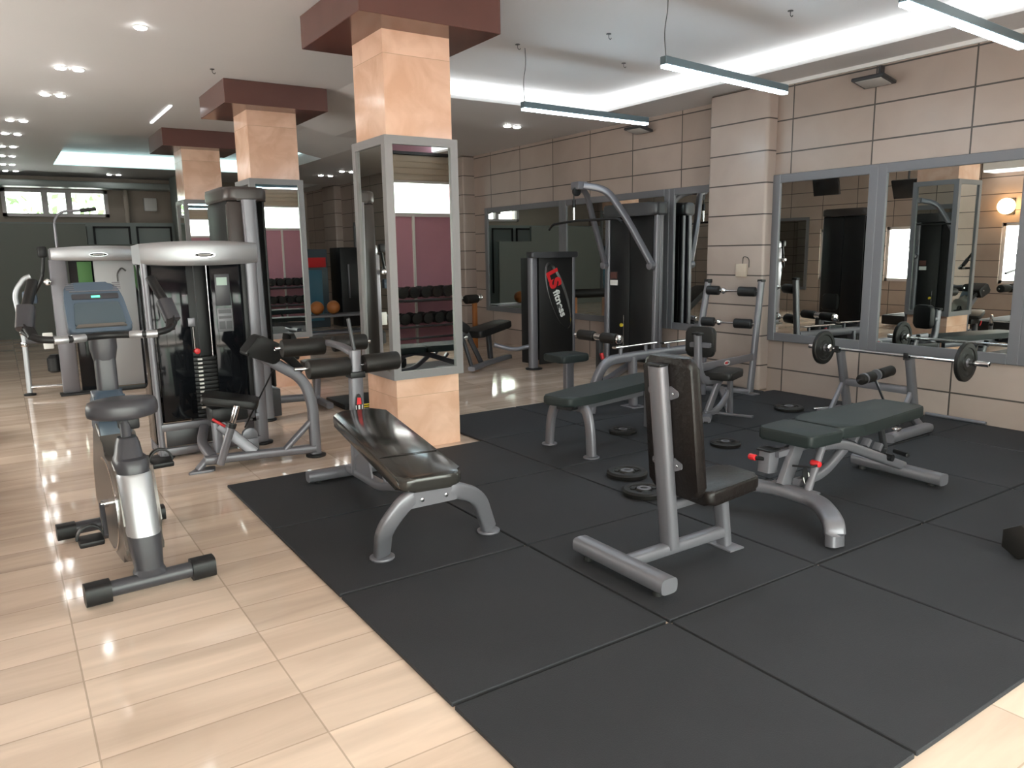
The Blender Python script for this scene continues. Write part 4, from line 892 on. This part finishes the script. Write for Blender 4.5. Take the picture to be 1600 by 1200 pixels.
for k in range(16):
    pl = blk(t, 'stack_plate', 1.14, 1.36, 6.155, 6.25, 0.24+0.0315*k, 0.2685+0.0315*k, 'black', 0.003)
    if k > 2: blk(t, 'weight_number', 1.205, 1.238, 6.150, 6.1555, 0.247+0.0315*k, 0.261+0.0315*k, 'white', 0, pl)
rod(t, 'selector_pin', (1.20, 6.10, 0.795), (1.20, 6.16, 0.795), 0.022, 'red', bev=0.004, label='red selector pin')
for x in (1.16, 1.33): rod(t, 'guide_rod', (x, 6.20, 0.2), (x, 6.20, 1.45), 0.005, 'chrome')
rod(t, 'lift_cable', (1.235, 6.19, 0.73), (1.235, 6.19, 1.45), 0.004, 'dkmetal')
q = B(); box(q, 1.15, 1.20, 6.10, 6.115, 0.985, 1.05, 0.003); finish('cable_clip', q, 'silver', t)
tube(t, 'lift_stem', [(1.185, 6.12, 0.98), (1.19, 6.14, 0.80)], 0.008, m='chrome')
pl = blk(t, 'placard', 1.365, 1.475, 6.108, 6.1195, 1.13, 1.37, 'greyplastic', 0.004, label='grey placard with a small pale green screen'); blk(t, 'placard_screen', 1.378, 1.455, 6.105, 6.108, 1.285, 1.345, 'lcd', 0, pl)
pl2 = blk(t, 'exercise_chart', 1.365, 1.48, 6.108, 6.1195, 0.93, 1.11, 'frame', 0.003)
for (a0, a1, c0, c1) in ((1.375, 1.42, 0.95, 1.01), (1.43, 1.47, 0.95, 1.01), (1.375, 1.47, 1.03, 1.05), (1.375, 1.47, 1.07, 1.10)): blk(t, 'chart_figure', a0, a1, 6.106, 6.108, c0, c1, 'dkmetal', 0, pl2)
tube(t, 'lower_rail', [(0.90, 6.12, 0.235), (1.62, 6.12, 0.235)], 0.02, 0.028, shape='rect'); tube(t, 'floor_rail', [(0.90, 6.12, 0.045), (1.62, 6.12, 0.045)], 0.025, 0.03, shape='rect')
blk(t, 'kick_panel', 0.93, 1.30, 6.13, 6.14, 0.08, 0.21, 'dkmetal', 0.002)
for y in (6.18, ): 
    tube(t, 'side_rail', [(0.895, 6.14, 0.045), (0.90, 6.46, 0.045)], 0.025, 0.03, shape='rect'); tube(t, 'side_rail', [(1.645, 6.14, 0.045), (1.64, 6.46, 0.045)], 0.025, 0.03, shape='rect')
# seat unit in front of the tower
tube(t, 'base_beam', [(1.08, 5.57, 0.075), (1.45, 5.56, 0.065), (1.86, 5.49, 0.06)], 0.036, 0.032, shape='oval')
tube(t, 'base_link', [(1.14, 5.60, 0.08), (1.12, 5.85, 0.14), (1.20, 6.10, 0.20)], 0.035, 0.03, shape='oval', r=0.1)
q = B(); prism(q, round_poly([(-0.11, -0.05), (0.07, -0.06), (0.10, 0.05), (-0.03, 0.06)], 0.02), (1.06, 5.57, 0.0), (1, 0, 0), (0, 1, 0), (0, 0, 1), 0.016, 0.003); finish('foot_plate', q, 'silver', t)
tube(t, 'plate_neck', [(1.03, 5.58, 0.012), (1.10, 5.59, 0.08)], 0.03, 0.02, shape='oval')
tube(t, 'arm_frame', [(1.86, 5.49, 0.02), (1.86, 5.50, 0.42), (1.80, 5.51, 0.60), (1.50, 5.53, 0.80)], 0.040, 0.030, shape='oval', up=(0, 1, 0), r=0.22, n=9)
rod(t, 'foot_disc', (1.86, 5.49, 0), (1.86, 5.49, 0.018), 0.075, 'black', bev=0.004)
tube(t, 'gusset_brace', [(1.64, 5.52, 0.08), (1.84, 5.50, 0.27)], 0.020, 0.028, shape='oval', up=(0, 1, 0))
tube(t, 'lever_sleeve', [(1.16, 5.46, 0.06), (1.25, 5.42, 0.34)], 0.027, up=(0, 1, 0)); rod(t, 'lever_grip', (1.25, 5.42, 0.34), (1.29, 5.405, 0.475), 0.021, 'chrome', bev=0.004, label='chrome lever handle')
rod(t, 'lever_collar', (1.243, 5.423, 0.32), (1.253, 5.419, 0.35), 0.031, 'black')
tube(t, 'seat_strut', [(1.22, 5.66, 0.30), (1.43, 5.57, 0.08)], 0.040, 0.03, shape='rect', up=(0, 1, 0))
tube(t, 'seat_upright', [(1.20, 5.66, 0.10), (1.20, 5.68, 0.40)], 0.035, 0.03, shape='rect', up=(1, 0, 0))
q = B(); cyl(q, (1.42, 5.62, 0.20), (1.42, 5.66, 0.20), 0.055, 28, 0.004); finish('pulley_disc', q, 'silver', t); blk(t, 'pulley_housing', 1.365, 1.475, 5.60, 5.68, 0.03, 0.18, 'silver', 0.01)
pad(t, 'seat', (1.14, 5.74, 0.53), (1.50, 5.62, 0.46), 0.32, 0.28, 0.055, 'vinyl', rad=0.04, bev=0.02)
blk(t, 'seat_housing', 1.16, 1.42, 5.62, 5.80, 0.32, 0.43, 'black', 0.02); tube(t, 'housing_stem', [(1.38, 5.70, 0.36), (1.56, 6.10, 0.26)], 0.03, 0.03, shape='rect'); 
tube(t, 'red_lever', [(1.16, 5.60, 0.36), (1.24, 5.58, 0.30)], 0.010, m='red', label='red adjusting lever')
q = B(); prism(q, round_poly([(-0.13, -0.07), (0.10, -0.085), (0.14, 0.055), (-0.06, 0.09)], 0.03), (1.52, 5.42, 0.845), (1, 0.1, -0.35), (0.3, 0, 1), (0, 1, 0), 0.20, 0.022, 3); finish('thigh_pad', q, 'vinyl', t, angle=50)
bolt(t, (1.585, 5.415, 0.84), (0, -1, 0), 0.010, 0.008)
tube(t, 'link_arm', [(1.56, 5.50, 0.83), (1.70, 5.52, 0.77), (1.80, 5.56, 0.66)], 0.03, 0.045, m='black', shape='rect', up=(0, 1, 0), r=0.05)
tube(t, 'damper', [(1.62, 5.60, 0.68), (1.46, 5.92, 0.20)], 0.006, m='black')

# J: tall tower behind H
t = thing('tall_cable_tower', 'tall dark weight tower with rounded top and silver column, behind the leg curl machine', 'exercise machine', (1.88, 7.4, 0))
x0, x1, y0, y1 = 1.72, 2.05, 7.0, 7.78
q = B(); prism(q, round_poly([(x0-0.02, y0-0.02), (x1+0.02, y0-0.02), (x1+0.05, (y0+y1)/2), (x1+0.02, y1+0.02), (x0-0.02, y1+0.02)], 0.10, 6), (0, 0, 1.98), (1, 0, 0), (0, 1, 0), (0, 0, 1), 0.12, 0.03, 3); finish('top_cap', q, 'darkbrown', t, angle=50)
q = B(); sweep(q, [(1.93, 6.99, 0.02), (1.90, 6.99, 1.99)], 0.065, 0.035, 'oval', up=(0, 1, 0), seg=20); finish('front_column', q, 'silver', t)
q = B(); sweep(q, [(1.93, 7.78, 0.02), (1.92, 7.78, 1.98)], 0.065, 0.035, 'oval', up=(0, 1, 0), seg=20); finish('rear_column', q, 'silver', t)
blk(t, 'corner_shroud', x0, 1.86, 6.985, 7.10, 0.25, 1.98, 'darkbrown', 0.03)
blk(t, 'side_shroud', 2.03, 2.05, 7.03, 7.38, 0.30, 1.98, 'black', 0.006); blk(t, 'side_shroud', 2.03, 2.05, 7.39, 7.75, 0.30, 1.98, 'black', 0.006)
blk(t, 'rear_shroud', 1.72, 1.74, 7.03, 7.75, 0.30, 1.98, 'black', 0.004); blk(t, 'base_plinth', 1.74, 2.08, 7.02, 7.76, 0.02, 0.28, 'dkmetal', 0.01)
for y in (6.99, 7.78): rod(t, 'foot_disc', (1.93, y, 0), (1.93, y, 0.018), 0.085, 'black', bev=0.004)
tube(t, 'base_beam', [(2.02, 7.4, 0.11), (2.35, 7.4, 0.10), (2.56, 7.38, 0.09)], 0.05, 0.035, shape='oval', r=0.1)
tube(t, 'cross_foot', [(2.56, 7.05, 0.05), (2.58, 7.66, 0.05)], 0.035, 0.03, shape='oval')
pad(t, 'seat', (2.42, 7.38, 0.46), (2.80, 7.32, 0.46), 0.36, 0.32, 0.07, 'vinyl', rad=0.05); tube(t, 'seat_post', [(2.54, 7.37, 0.10), (2.56, 7.36, 0.40)], 0.035, 0.03, shape='rect', up=(1, 0, 0))
pad(t, 'backrest', (2.36, 7.38, 0.50), (2.33, 7.38, 0.76), 0.28, 0.26, 0.06, 'vinyl', up=(1, 0, 0.2), rad=0.05)
# black step with yellow edge next to the column
t = thing('aerobic_step', 'low black step with yellow edge on the tiles behind the sit-up bench', 'step platform', (2.95, 7.2, 0))
blk(t, 'platform', 2.68, 3.25, 6.96, 7.50, 0.0, 0.055, 'black', 0.012)
for z in (0.010, 0.032): 
    b = B(); box(b, 2.78, 3.255, 6.952, 6.9595, z, z+0.012); box(b, 3.2505, 3.258, 6.96, 7.50, z, z+0.012); finish('yellow_edge', b, 'yellow', t, smooth=False)

# N: far left machine
t = thing('far_chest_machine', 'weight machine with silver cap and white panel at the far left behind the exercise bike', 'exercise machine', (1.0, 9.9, 0))
cap = cap_curved(t, 0.50, 1.48, 9.72, 10.1, 1.555, 0.13, 0.17, 0.10)
logo_badge(t, (0.95, 9.622, 1.545), (1, 0, 0), (0, 0, 1), 0.09, 0.022, cap)
blk(t, 'left_post', 0.47, 0.64, 9.72, 9.80, 0.02, 1.50, 'silver', 0.02); blk(t, 'right_post', 1.36, 1.42, 9.72, 9.80, 0.02, 1.50, 'silver', 0.02); rod(t, 'chrome_post', (1.46, 9.74, 0.02), (1.46, 9.74, 1.50), 0.025, 'silver_lite')
blk(t, 'dark_shroud', 0.66, 0.90, 9.76, 9.78, 0.03, 1.48, 'gloss', 0.003); blk(t, 'green_insert', 0.74, 0.88, 9.745, 9.755, 1.20, 1.47, 'greenstuff', 0.002)
blk(t, 'white_panel', 0.90, 1.35, 9.75, 9.78, 0.05, 1.48, 'galv', 0.004, label='pale grey panel')
q = B(); sweep(q, [(1.13, 9.745, 1.24), (1.13, 9.742, 1.34), (1.18, 9.742, 1.40), (1.22, 9.742, 1.36)], 0.008, r=0.04, seg=8); finish('hook_print', q, 'cable', t)
blk(t, 'base_plate', 0.44, 1.44, 9.66, 9.86, 0.0, 0.022, 'black', 0.004)
tube(t, 'handle_frame', [(0.16, 10.0, 0.03), (0.17, 10.0, 0.70), (0.13, 10.0, 1.15), (0.24, 10.0, 1.30), (0.30, 10.0, 1.32)], 0.028, 0.024, shape='oval', up=(0, 1, 0), r=0.15, m='silver_lite')
for z in (0.55, 0.68): rod(t, 'chrome_collar', (0.165, 10.0, z), (0.167, 10.0, z+0.05), 0.038, 'chrome', bev=0.004)
tube(t, 'lower_bar', [(0.17, 10.0, 0.09), (0.50, 9.9, 0.09)], 0.02, m='chrome'); rod(t, 'foot_disc', (0.16, 10.0, 0.0), (0.16, 10.0, 0.02), 0.06, 'black')
tube(t, 'seat_arm', [(0.20, 10.0, 0.62), (0.48, 9.9, 0.62)], 0.05, 0.04, shape='rect', m='dkmetal'); blk(t, 'white_pad', 0.34, 0.44, 9.85, 9.88, 0.52, 0.70, 'white', 0.01)
blk(t, 'blue_pad', 0.20, 0.34, 9.90, 10.0, 1.02, 1.16, 'bluegrey', 0.02); blk(t, 'head_knob', 0.38, 0.47, 9.70, 9.78, 1.52, 1.64, 'black', 0.02)
tube(t, 'swing_arm', [(0.44, 9.74, 1.58), (0.40, 9.74, 1.30), (0.30, 9.8, 1.12)], 0.018, m='black', r=0.08); rod(t, 'chrome_hub', (0.44, 9.66, 1.26), (0.44, 9.72, 1.26), 0.035, 'chrome', bev=0.006)
q = B(); lathe(q, (0.43, 9.9, 0.25), (0, 0, 1), [(0, 0.05), (0.02, 0.075), (0.16, 0.075), (0.2, 0.04)], 16); finish('black_pulley', q, 'black', t)
tube(t, 'top_hook_bar', [(0.58, 9.9, 1.60), (0.58, 9.9, 1.93), (0.66, 9.9, 2.02), (0.98, 9.85, 2.04)], 0.014, r=0.06, m='silver'); rod(t, 'hook_grip', (0.84, 9.87, 2.03), (1.0, 9.85, 2.05), 0.022, 'black')
for x in (0.60, 1.40): blk(t, 'rear_post', x, x+0.06, 10.04, 10.1, 0.0, 1.5, 'silver', 0.01)

# K: low tower with the red and white lettering
t = thing('low_weight_tower', 'low black weight tower with red and white lettering, left of the tall pulldown tower', 'exercise machine', (5.9, 8.0, 0))
q = B(); sweep(q, [(5.64, 7.96, 0.02), (5.64, 7.96, 1.42)], 0.055, 0.05, 'oval', up=(0, 1, 0), seg=20); finish('wide_post', q, 'silver', t)
q = B(); sweep(q, [(6.27, 7.94, 0.02), (6.27, 7.94, 1.42)], 0.028, 0.03, 'oval', up=(0, 1, 0), seg=16); finish('slim_post', q, 'silver', t)
fpn = blk(t, 'front_shroud', 5.70, 6.24, 7.90, 7.92, 0.06, 1.42, 'vinyl', 0.004)
blk(t, 'side_shroud', 5.66, 5.68, 8.0, 8.25, 0.06, 1.42, 'black', 0.004); blk(t, 'rear_shroud', 5.85, 6.26, 8.26, 8.28, 0.06, 1.42, 'black', 0.004)
q = B(); prism(q, round_poly([(5.56, 7.88), (5.95, 7.85), (6.34, 7.88), (6.34, 8.32), (5.80, 8.32)], 0.05), (0, 0, 1.42), (1, 0, 0), (0, 1, 0), (0, 0, 1), 0.075, 0.02, 3); finish('top_cap', q, 'dkmetal', t, angle=50)
rod(t, 'foot_disc', (5.64, 7.95, 0), (5.64, 7.95, 0.018), 0.11, 'black', bev=0.004)
tower_logo(t, fpn, (6.00, 7.90, 0.93), (0.36, 0, -0.93), (0.93, 0, 0.36), 0.98)
tube(t, 'curved_arm', [(5.62, 8.0, 0.30), (5.40, 8.05, 0.26), (5.16, 8.15, 0.34)], 0.028, 0.028, shape='round', r=0.1)
# M: lying leg machine joined to it
t = thing('lying_leg_machine', 'dark bench machine with slanted frame between the nearest column and the low weight tower', 'exercise machine', (5.3, 8.7, 0))
tube(t, 'floor_base', [(4.85, 8.20, 0.05), (5.3, 8.5, 0.06), (5.75, 8.7, 0.08)], 0.05, 0.03, shape='oval', r=0.2)
tube(t, 'slanted_leg', [(5.25, 8.6, 0.03), (5.05, 8.65, 0.47)], 0.03, 0.02, shape='rect', up=(0, 1, 0), m='dkmetal'); tube(t, 'slanted_leg', [(4.95, 8.35, 0.03), (4.90, 8.5, 0.44)], 0.02, 0.02, shape='rect', up=(1, 0, 0), m='dkmetal')
tube(t, 'upper_frame', [(4.65, 8.55, 0.40), (5.02, 8.60, 0.50)], 0.05, 0.04, shape='rect')
pad(t, 'lower_pad', (5.10, 8.62, 0.48), (5.75, 8.80, 0.58), 0.34, 0.30, 0.09, 'vinyl', rad=0.06); tube(t, 'pad_post', [(5.45, 8.7, 0.08), (5.42, 8.7, 0.42)], 0.03, 0.03, shape='rect', up=(1, 0, 0), m='dkmetal')
pad(t, 'slanted_pad', (5.02, 8.6, 0.54), (4.45, 8.6, 0.92), 0.34, 0.30, 0.09, 'vinyl', rad=0.06)
for x in (4.72, 4.92): rod(t, 'chrome_hub', (x, 8.42, 0.42), (x, 8.46, 0.42), 0.03, 'chrome', bev=0.005)
blk(t, 'weight_block', 4.55, 4.80, 8.4, 8.7, 0.06, 0.36, 'dkmetal', 0.03)
# orange framed roller bench behind
t = thing('orange_roller_bench', 'dark padded bench on orange legs in front of the far corner', 'exercise bench', (5.9, 10.4, 0))
roller(t, 'long_roller', (5.0, 10.1, 0.78), (5.85, 10.3, 0.78), 0.075, 'foam'); roller(t, 'short_roller', (6.02, 10.3, 0.78), (6.25, 10.35, 0.78), 0.07, 'foam')
for x, y in ((5.93, 10.32), (6.30, 10.36)): q = B(); bmesh.ops.create_uvsphere(q, u_segments=14, v_segments=8, radius=0.06, matrix=Matrix.Translation((x, y, 0.80))); finish('end_ball', q, 'chrome', t)
blk(t, 'orange_leg', 5.70, 5.80, 10.22, 10.30, 0.0, 0.72, 'orange', 0.01); blk(t, 'orange_leg', 6.16, 6.23, 10.30, 10.36, 0.0, 0.72, 'orange', 0.01); blk(t, 'orange_rail', 5.1, 5.75, 10.24, 10.28, 0.12, 0.20, 'orange', 0.01)

# L: tall lat pulldown
t = thing('pulldown_machine', 'tall black pulldown tower with curved silver arms and hanging bar, against the mirror wall', 'exercise machine', (6.7, 7.25, 0))
for y, rr_ in ((6.80, 0.034), (7.67, 0.045)):
    q = B(); sweep(q, [(6.65, y, 0.02), (6.67, y, 1.97)], rr_, rr_, 'oval', up=(1, 0, 0), seg=18); finish('post', q, 'silver', t)
    q = B(); sweep(q, [(6.75, y+0.02, 0.02), (6.75, y+0.02, 1.97)], 0.03, 0.03, 'oval', up=(1, 0, 0), seg=14); finish('rear_post', q, 'silver', t)
    rod(t, 'foot_disc', (6.66, y, 0), (6.66, y, 0.018), 0.08, 'black')
blk(t, 'front_shroud', 6.64, 6.66, 6.84, 7.24, 0.10, 1.92, 'black', 0.004); blk(t, 'front_shroud', 6.64, 6.66, 7.25, 7.62, 0.10, 1.92, 'black', 0.004)
sp_ = blk(t, 'side_shroud', 6.69, 6.76, 7.68, 7.70, 0.10, 1.92, 'black', 0.004); sq = blk(t, 'rear_shroud', 6.785, 6.80, 6.84, 7.64, 0.10, 1.92, 'black', 0.004)
tower_logo(t, sq, (6.802, 7.24, 1.0), (0, 0.30, -0.95), (0, 0.95, 0.30), 0.95)
q = B(); prism(q, round_poly([(6.59, 6.75), (6.82, 6.75), (6.83, 7.73), (6.59, 7.73), (6.51, 7.24)], 0.07, 5), (0, 0, 1.91), (1, 0, 0), (0, 1, 0), (0, 0, 1), 0.155, 0.035, 4); finish('top_cap', q, 'dkmetal', t, angle=50)
for y, y2, a in ((6.82, 7.27, 0.042), (7.68, 7.41, 0.034)):
    tube(t, 'curved_arm', [(6.61, y, 1.32), (6.33, (y*2+y2)/3, 1.88), (6.14, (y+y2*2)/3, 2.22), (5.91, y2, 2.265)], a, 0.030, shape='oval', up=(0, 1, 0.1), r=0.20, n=10)
    q = B(); cyl(q, (6.56, y, 1.31), (6.64, y, 1.31), 0.05, 20, 0.006); finish('arm_flange', q, 'silver', t)
blk(t, 'pulley_bracket', 5.83, 5.97, 7.26, 7.42, 2.22, 2.315, 'silver', 0.015)
q = B(); cyl(q, (5.86, 7.32, 2.20), (5.86, 7.36, 2.20), 0.055, 24, 0.006); finish('pulley', q, 'black', t)
rod(t, 'pull_cable', (5.82, 7.34, 2.01), (5.82, 7.34, 2.20), 0.006, 'black'); rod(t, 'cable_stop', (5.82, 7.34, 2.01), (5.82, 7.34, 2.10), 0.022, 'black', bev=0.006); rod(t, 'chrome_shackle', (5.82, 7.34, 1.86), (5.82, 7.34, 2.01), 0.014, 'chrome')
tube(t, 'pulldown_bar', [(5.82, 7.84, 1.765), (5.82, 7.76, 1.83), (5.82, 7.34, 1.855), (5.82, 6.57, 1.85), (5.82, 6.48, 1.81)], 0.015, m='black', r=0.05)
pl = blk(t, 'instruction_label', 6.625, 6.639, 7.47, 7.60, 1.055, 1.12, 'white', 0, label='white printed strip'); blk(t, 'red_label', 6.625, 6.639, 7.48, 7.60, 1.14, 1.225, 'wood', 0)
q = B(); bmesh.ops.create_uvsphere(q, u_segments=12, v_segments=8, radius=0.025, matrix=Matrix.Translation((6.61, 7.36, 0.55))); finish('yellow_pin_knob', q, 'yellow', t, label='small yellow knob')
rod(t, 'knob_cord', (6.62, 7.33, 0.24), (6.62, 7.33, 0.68), 0.004, 'chrome')
pad(t, 'seat', (4.42, 5.92, 0.50), (4.78, 5.92, 0.50), 0.34, 0.30, 0.07, 'vinylgreen', rad=0.05); 
tube(t, 'seat_post', [(4.62, 5.92, 0.03), (4.62, 5.92, 0.43)], 0.035, 0.045, shape='rect', up=(1, 0, 0))
tube(t, 'floor_beam', [(4.55, 5.92, 0.05), (5.7, 6.55, 0.05), (6.65, 7.24, 0.05)], 0.04, 0.03, shape='rect', r=0.1)
tube(t, 'roller_post', [(4.92, 5.80, 0.06), (4.92, 5.80, 0.62)], 0.03, 0.025, shape='rect', up=(1, 0, 0), m='dkmetal')
rod(t, 'roller_axle', (4.86, 6.12, 0.66), (4.96, 5.52, 0.645), 0.012)
roller(t, 'foam_roller', (4.87, 6.06, 0.66), (4.905, 5.86, 0.655), 0.052); roller(t, 'foam_roller', (4.92, 5.76, 0.65), (4.95, 5.58, 0.647), 0.052); rod(t, 'chrome_end', (4.952, 5.57, 0.647), (4.96, 5.53, 0.645), 0.045, 'chrome', bev=0.01)
rod(t, 'chrome_middle', (4.908, 5.85, 0.655), (4.918, 5.77, 0.65), 0.035, 'chrome'); tube(t, 'red_clip', [(4.88, 5.72, 0.50), (4.88, 5.70, 0.44)], 0.02, m='red')

# ---------------------------------------------------------------- far end things between the columns
t = thing('drinks_fridge', 'dark display fridge with cyan lit edge seen between the near and middle columns', 'fridge', (5.2, 15.5, 0))
blk(t, 'body', 4.75, 5.75, 15.5, 16.1, 0.0, 1.62, 'bluedark', 0.02); blk(t, 'top_banner', 4.8, 5.7, 15.47, 15.5, 1.25, 1.45, 'red', 0.003, label='reddish banner'); blk(t, 'lit_edge', 4.62, 4.68, 15.45, 15.5, 0.2, 1.62, 'cyanstrip', 0.003); blk(t, 'glass_door', 4.95, 5.6, 15.46, 15.49, 0.15, 1.2, 'bluetube', 0.003); blk(t, 'edge_foot', 4.60, 4.95, 15.44, 15.5, 0.12, 0.17, 'cyanstrip', 0.003); blk(t, 'lit_top', 4.2, 4.9, 15.45, 15.5, 1.58, 1.62, 'bluetube', 0.003)
t = thing('hooked_stand', 'pale curved hook rising behind the middle column frame', 'stand', (5.0, 14.6, 0))
tube(t, 'hooked_pole', [(4.82, 14.6, 0.0), (4.82, 14.6, 1.9), (4.80, 14.6, 2.33), (4.55, 14.6, 2.42), (4.40, 14.6, 2.36)], 0.035, r=0.22, m='silver_lite'); rod(t, 'pole_joint', (4.82, 14.6, 1.7), (4.82, 14.6, 1.9), 0.07, 'bluetube')
t = thing('dark_wardrobe', 'dark tall cabinet beside the fridge at the far end', 'cabinet', (6.1, 15.4, 0)); blk(t, 'body', 5.95, 6.5, 15.3, 15.9, 0, 1.65, 'black', 0.02); blk(t, 'handle', 6.10, 6.13, 15.27, 15.3, 0.6, 1.3, 'silver', 0.004)
t = thing('orange_ball_pile', 'orange and brown medicine balls on a low rack at the far end', 'ball rack', (4.6, 13.0, 0))
blk(t, 'rack_shelf', 3.95, 5.6, 12.9, 13.3, 0.42, 0.46, 'silver', 0.006); blk(t, 'rack_shelf', 3.95, 5.6, 12.9, 13.3, 0.12, 0.16, 'silver', 0.006)
for x in (3.97, 5.55): blk(t, 'rack_leg', x, x+0.04, 12.9, 13.3, 0.0, 0.455, 'silver', 0.004)
ball0 = thing('medicine_ball', 'orange medicine ball on the low rack at the far end', 'medicine ball', (4.5, 13.1, 0.58), group='medicine balls', local=True)
q = B(); bmesh.ops.create_uvsphere(q, u_segments=18, v_segments=12, radius=0.12); finish('ball', q, 'orange', ball0)
for k, (x, lb) in enumerate(((4.28, 'leftmost orange medicine ball on the low rack at the far end'), (4.62, 'middle orange medicine ball on the low rack at the far end'), (4.92, 'rightmost orange medicine ball on the low rack at the far end'))):
    o = ball0 if k == 0 else dup(ball0, (x, 13.1, 0.58)); o.location = (x, 13.1, 0.58); o['label'] = lb

# ---------------------------------------------------------------- seen only in the mirrors: dumbbell racks, treadmills, screens
t = thing('dumbbell_rack', 'three-tier dumbbell rack against the pink wall, seen in the column mirrors', 'dumbbell rack', (5.55, -0.75, 0))
for k, z in enumerate((0.14, 0.32, 0.74)):
    b = B(); obox(b, V((5.555, -0.74-0.05*k, z)), 1.98, 0.26, 0.03, Matrix.Rotation(math.radians(8), 3, 'X'), 0.004); finish('shelf', b, 'dkmetal', t)
for x in (4.55, 6.56): tube(t, 'end_frame', [(x, -0.45, 0.0), (x, -0.98, 0.86)], 0.03, 0.02, shape='rect', m='silver', up=(1, 0, 0)); tube(t, 'floor_foot', [(x, -1.1, 0.02), (x, -0.40, 0.02)], 0.03, 0.02, shape='rect', m='silver')
db0 = thing('dumbbell', '', 'dumbbell', (4.7, -0.8, 1.0), group='dumbbells on the rack by the pink wall', local=True)
for sg in (-1, 1): rod(db0, 'head', (0, sg*0.06, 0), (0, sg*0.16, 0), 0.092, 'plate', bev=0.014)
rod(db0, 'grip', (0, -0.06, 0), (0, 0.06, 0), 0.014, 'chrome')
tiers = ['lowest', 'middle', 'top']; ords = ['first', 'second', 'third', 'fourth', 'fifth', 'sixth', 'seventh', 'eighth', 'ninth', 'tenth']
first = True
for k, z in ((1, 0.32), (2, 0.74)):
    for i in range(9):
        l = (4.72+0.205*i, -0.74-0.05*k, z+0.142); lb = 'black round dumbbell, %s from the window side on the %s shelf by the pink wall' % (ords[i], tiers[k])
        o = db0 if first else dup(db0, l); first = False
        o.location = l; o['label'] = lb
tm0 = thing('treadmill', '', 'treadmill', (-0.6, 7.6, 0), group='treadmills seen in the wall mirrors', local=True)
blk(tm0, 'deck', -0.95, 0.75, -0.38, 0.38, 0.04, 0.22, 'black', 0.03); blk(tm0, 'belt', -0.9, 0.5, -0.25, 0.25, 0.221, 0.228, 'rubber', 0.002); 
for sg in (-1, 1): tube(tm0, 'upright', [(0.55, sg*0.36, 0.10), (0.75, sg*0.36, 0.75), (0.62, sg*0.34, 1.22)], 0.045, 0.03, shape='rect', up=(0, 1, 0), m='dkmetal', r=0.12); tube(tm0, 'handrail', [(0.62, sg*0.36, 1.05), (0.20, sg*0.38, 0.98)], 0.02, m='black')
q = B(); obox(q, V((0.60, 0, 1.25)), 0.10, 0.78, 0.20, Matrix.Rotation(math.radians(-30), 3, 'Y'), 0.03); finish('console', q, 'black', tm0)
q = B(); obox(q, V((0.53, 0, 1.50)), 0.03, 0.42, 0.28, Matrix.Rotation(math.radians(-20), 3, 'Y'), 0.01); sc_ = finish('screen', q, 'dkmetal', tm0); 
q = B(); obox(q, V((0.513, 0, 1.505)), 0.006, 0.36, 0.22, Matrix.Rotation(math.radians(-20), 3, 'Y')); finish('screen_face', q, 'paperlabel', tm0, sc_)
blk(tm0, 'motor_hood', 0.45, 0.90, -0.36, 0.36, 0.2, 0.34, 'dkmetal', 0.05); blk(tm0, 'side_panel', -0.6, 0.4, 0.381, 0.39, 0.08, 0.2, 'white', 0.003)
for k, (y, lb) in enumerate(((7.75, 'black treadmill left of the mirrored column, seen in the rightmost mirror'), (6.15, 'black treadmill just right of the mirrored column'), (5.25, 'treadmill with a raised screen, second right of the mirrored column'), (4.35, 'treadmill nearest the glazed front, seen in the mirror'))):
    o = tm0 if k == 0 else dup(tm0, (-1.4, y, 0), PI); o.location = (-1.4, y, 0); o.rotation_euler = (0, 0, PI); o['label'] = lb
def tv(x, y, z, label, tilt):
    t = thing('wall_screen', label, 'television', (x, y, z), group='screens hung from the ceiling')
    q = B(); obox(q, V((x, y, z)), 0.05, 0.62, 0.38, Matrix.Rotation(math.radians(tilt), 3, 'Y'), 0.01); finish('panel', q, 'screen', t)
    rod(t, 'hanger', (x, y, z+0.18), (x, y, 3.299), 0.02, 'dkmetal')
tv(-1.56, 10.2, 2.78, 'dark television hung from the ceiling, seen in the mirror right of the pier', 12); tv(-1.56, 8.4, 2.60, 'dark tilted television hung from the ceiling, left of the mirrored column', 22)
t = thing('wall_lamp', 'warm glowing wall lamp seen near the right edge of the rightmost mirror', 'wall lamp', (-2.56, 6.98, 2.2))
blk(t, 'lamp_plate', -2.6, -2.57, 6.9, 7.06, 2.05, 2.35, 'dkmetal', 0.004); q = B(); bmesh.ops.create_uvsphere(q, u_segments=16, v_segments=10, radius=0.15, matrix=Matrix.Translation((-2.42, 6.98, 2.2))); finish('bulb', q, 'warm_lamp', t)
for o_ in bpy.data.objects:
    if '_base' in o_: del o_['_base']
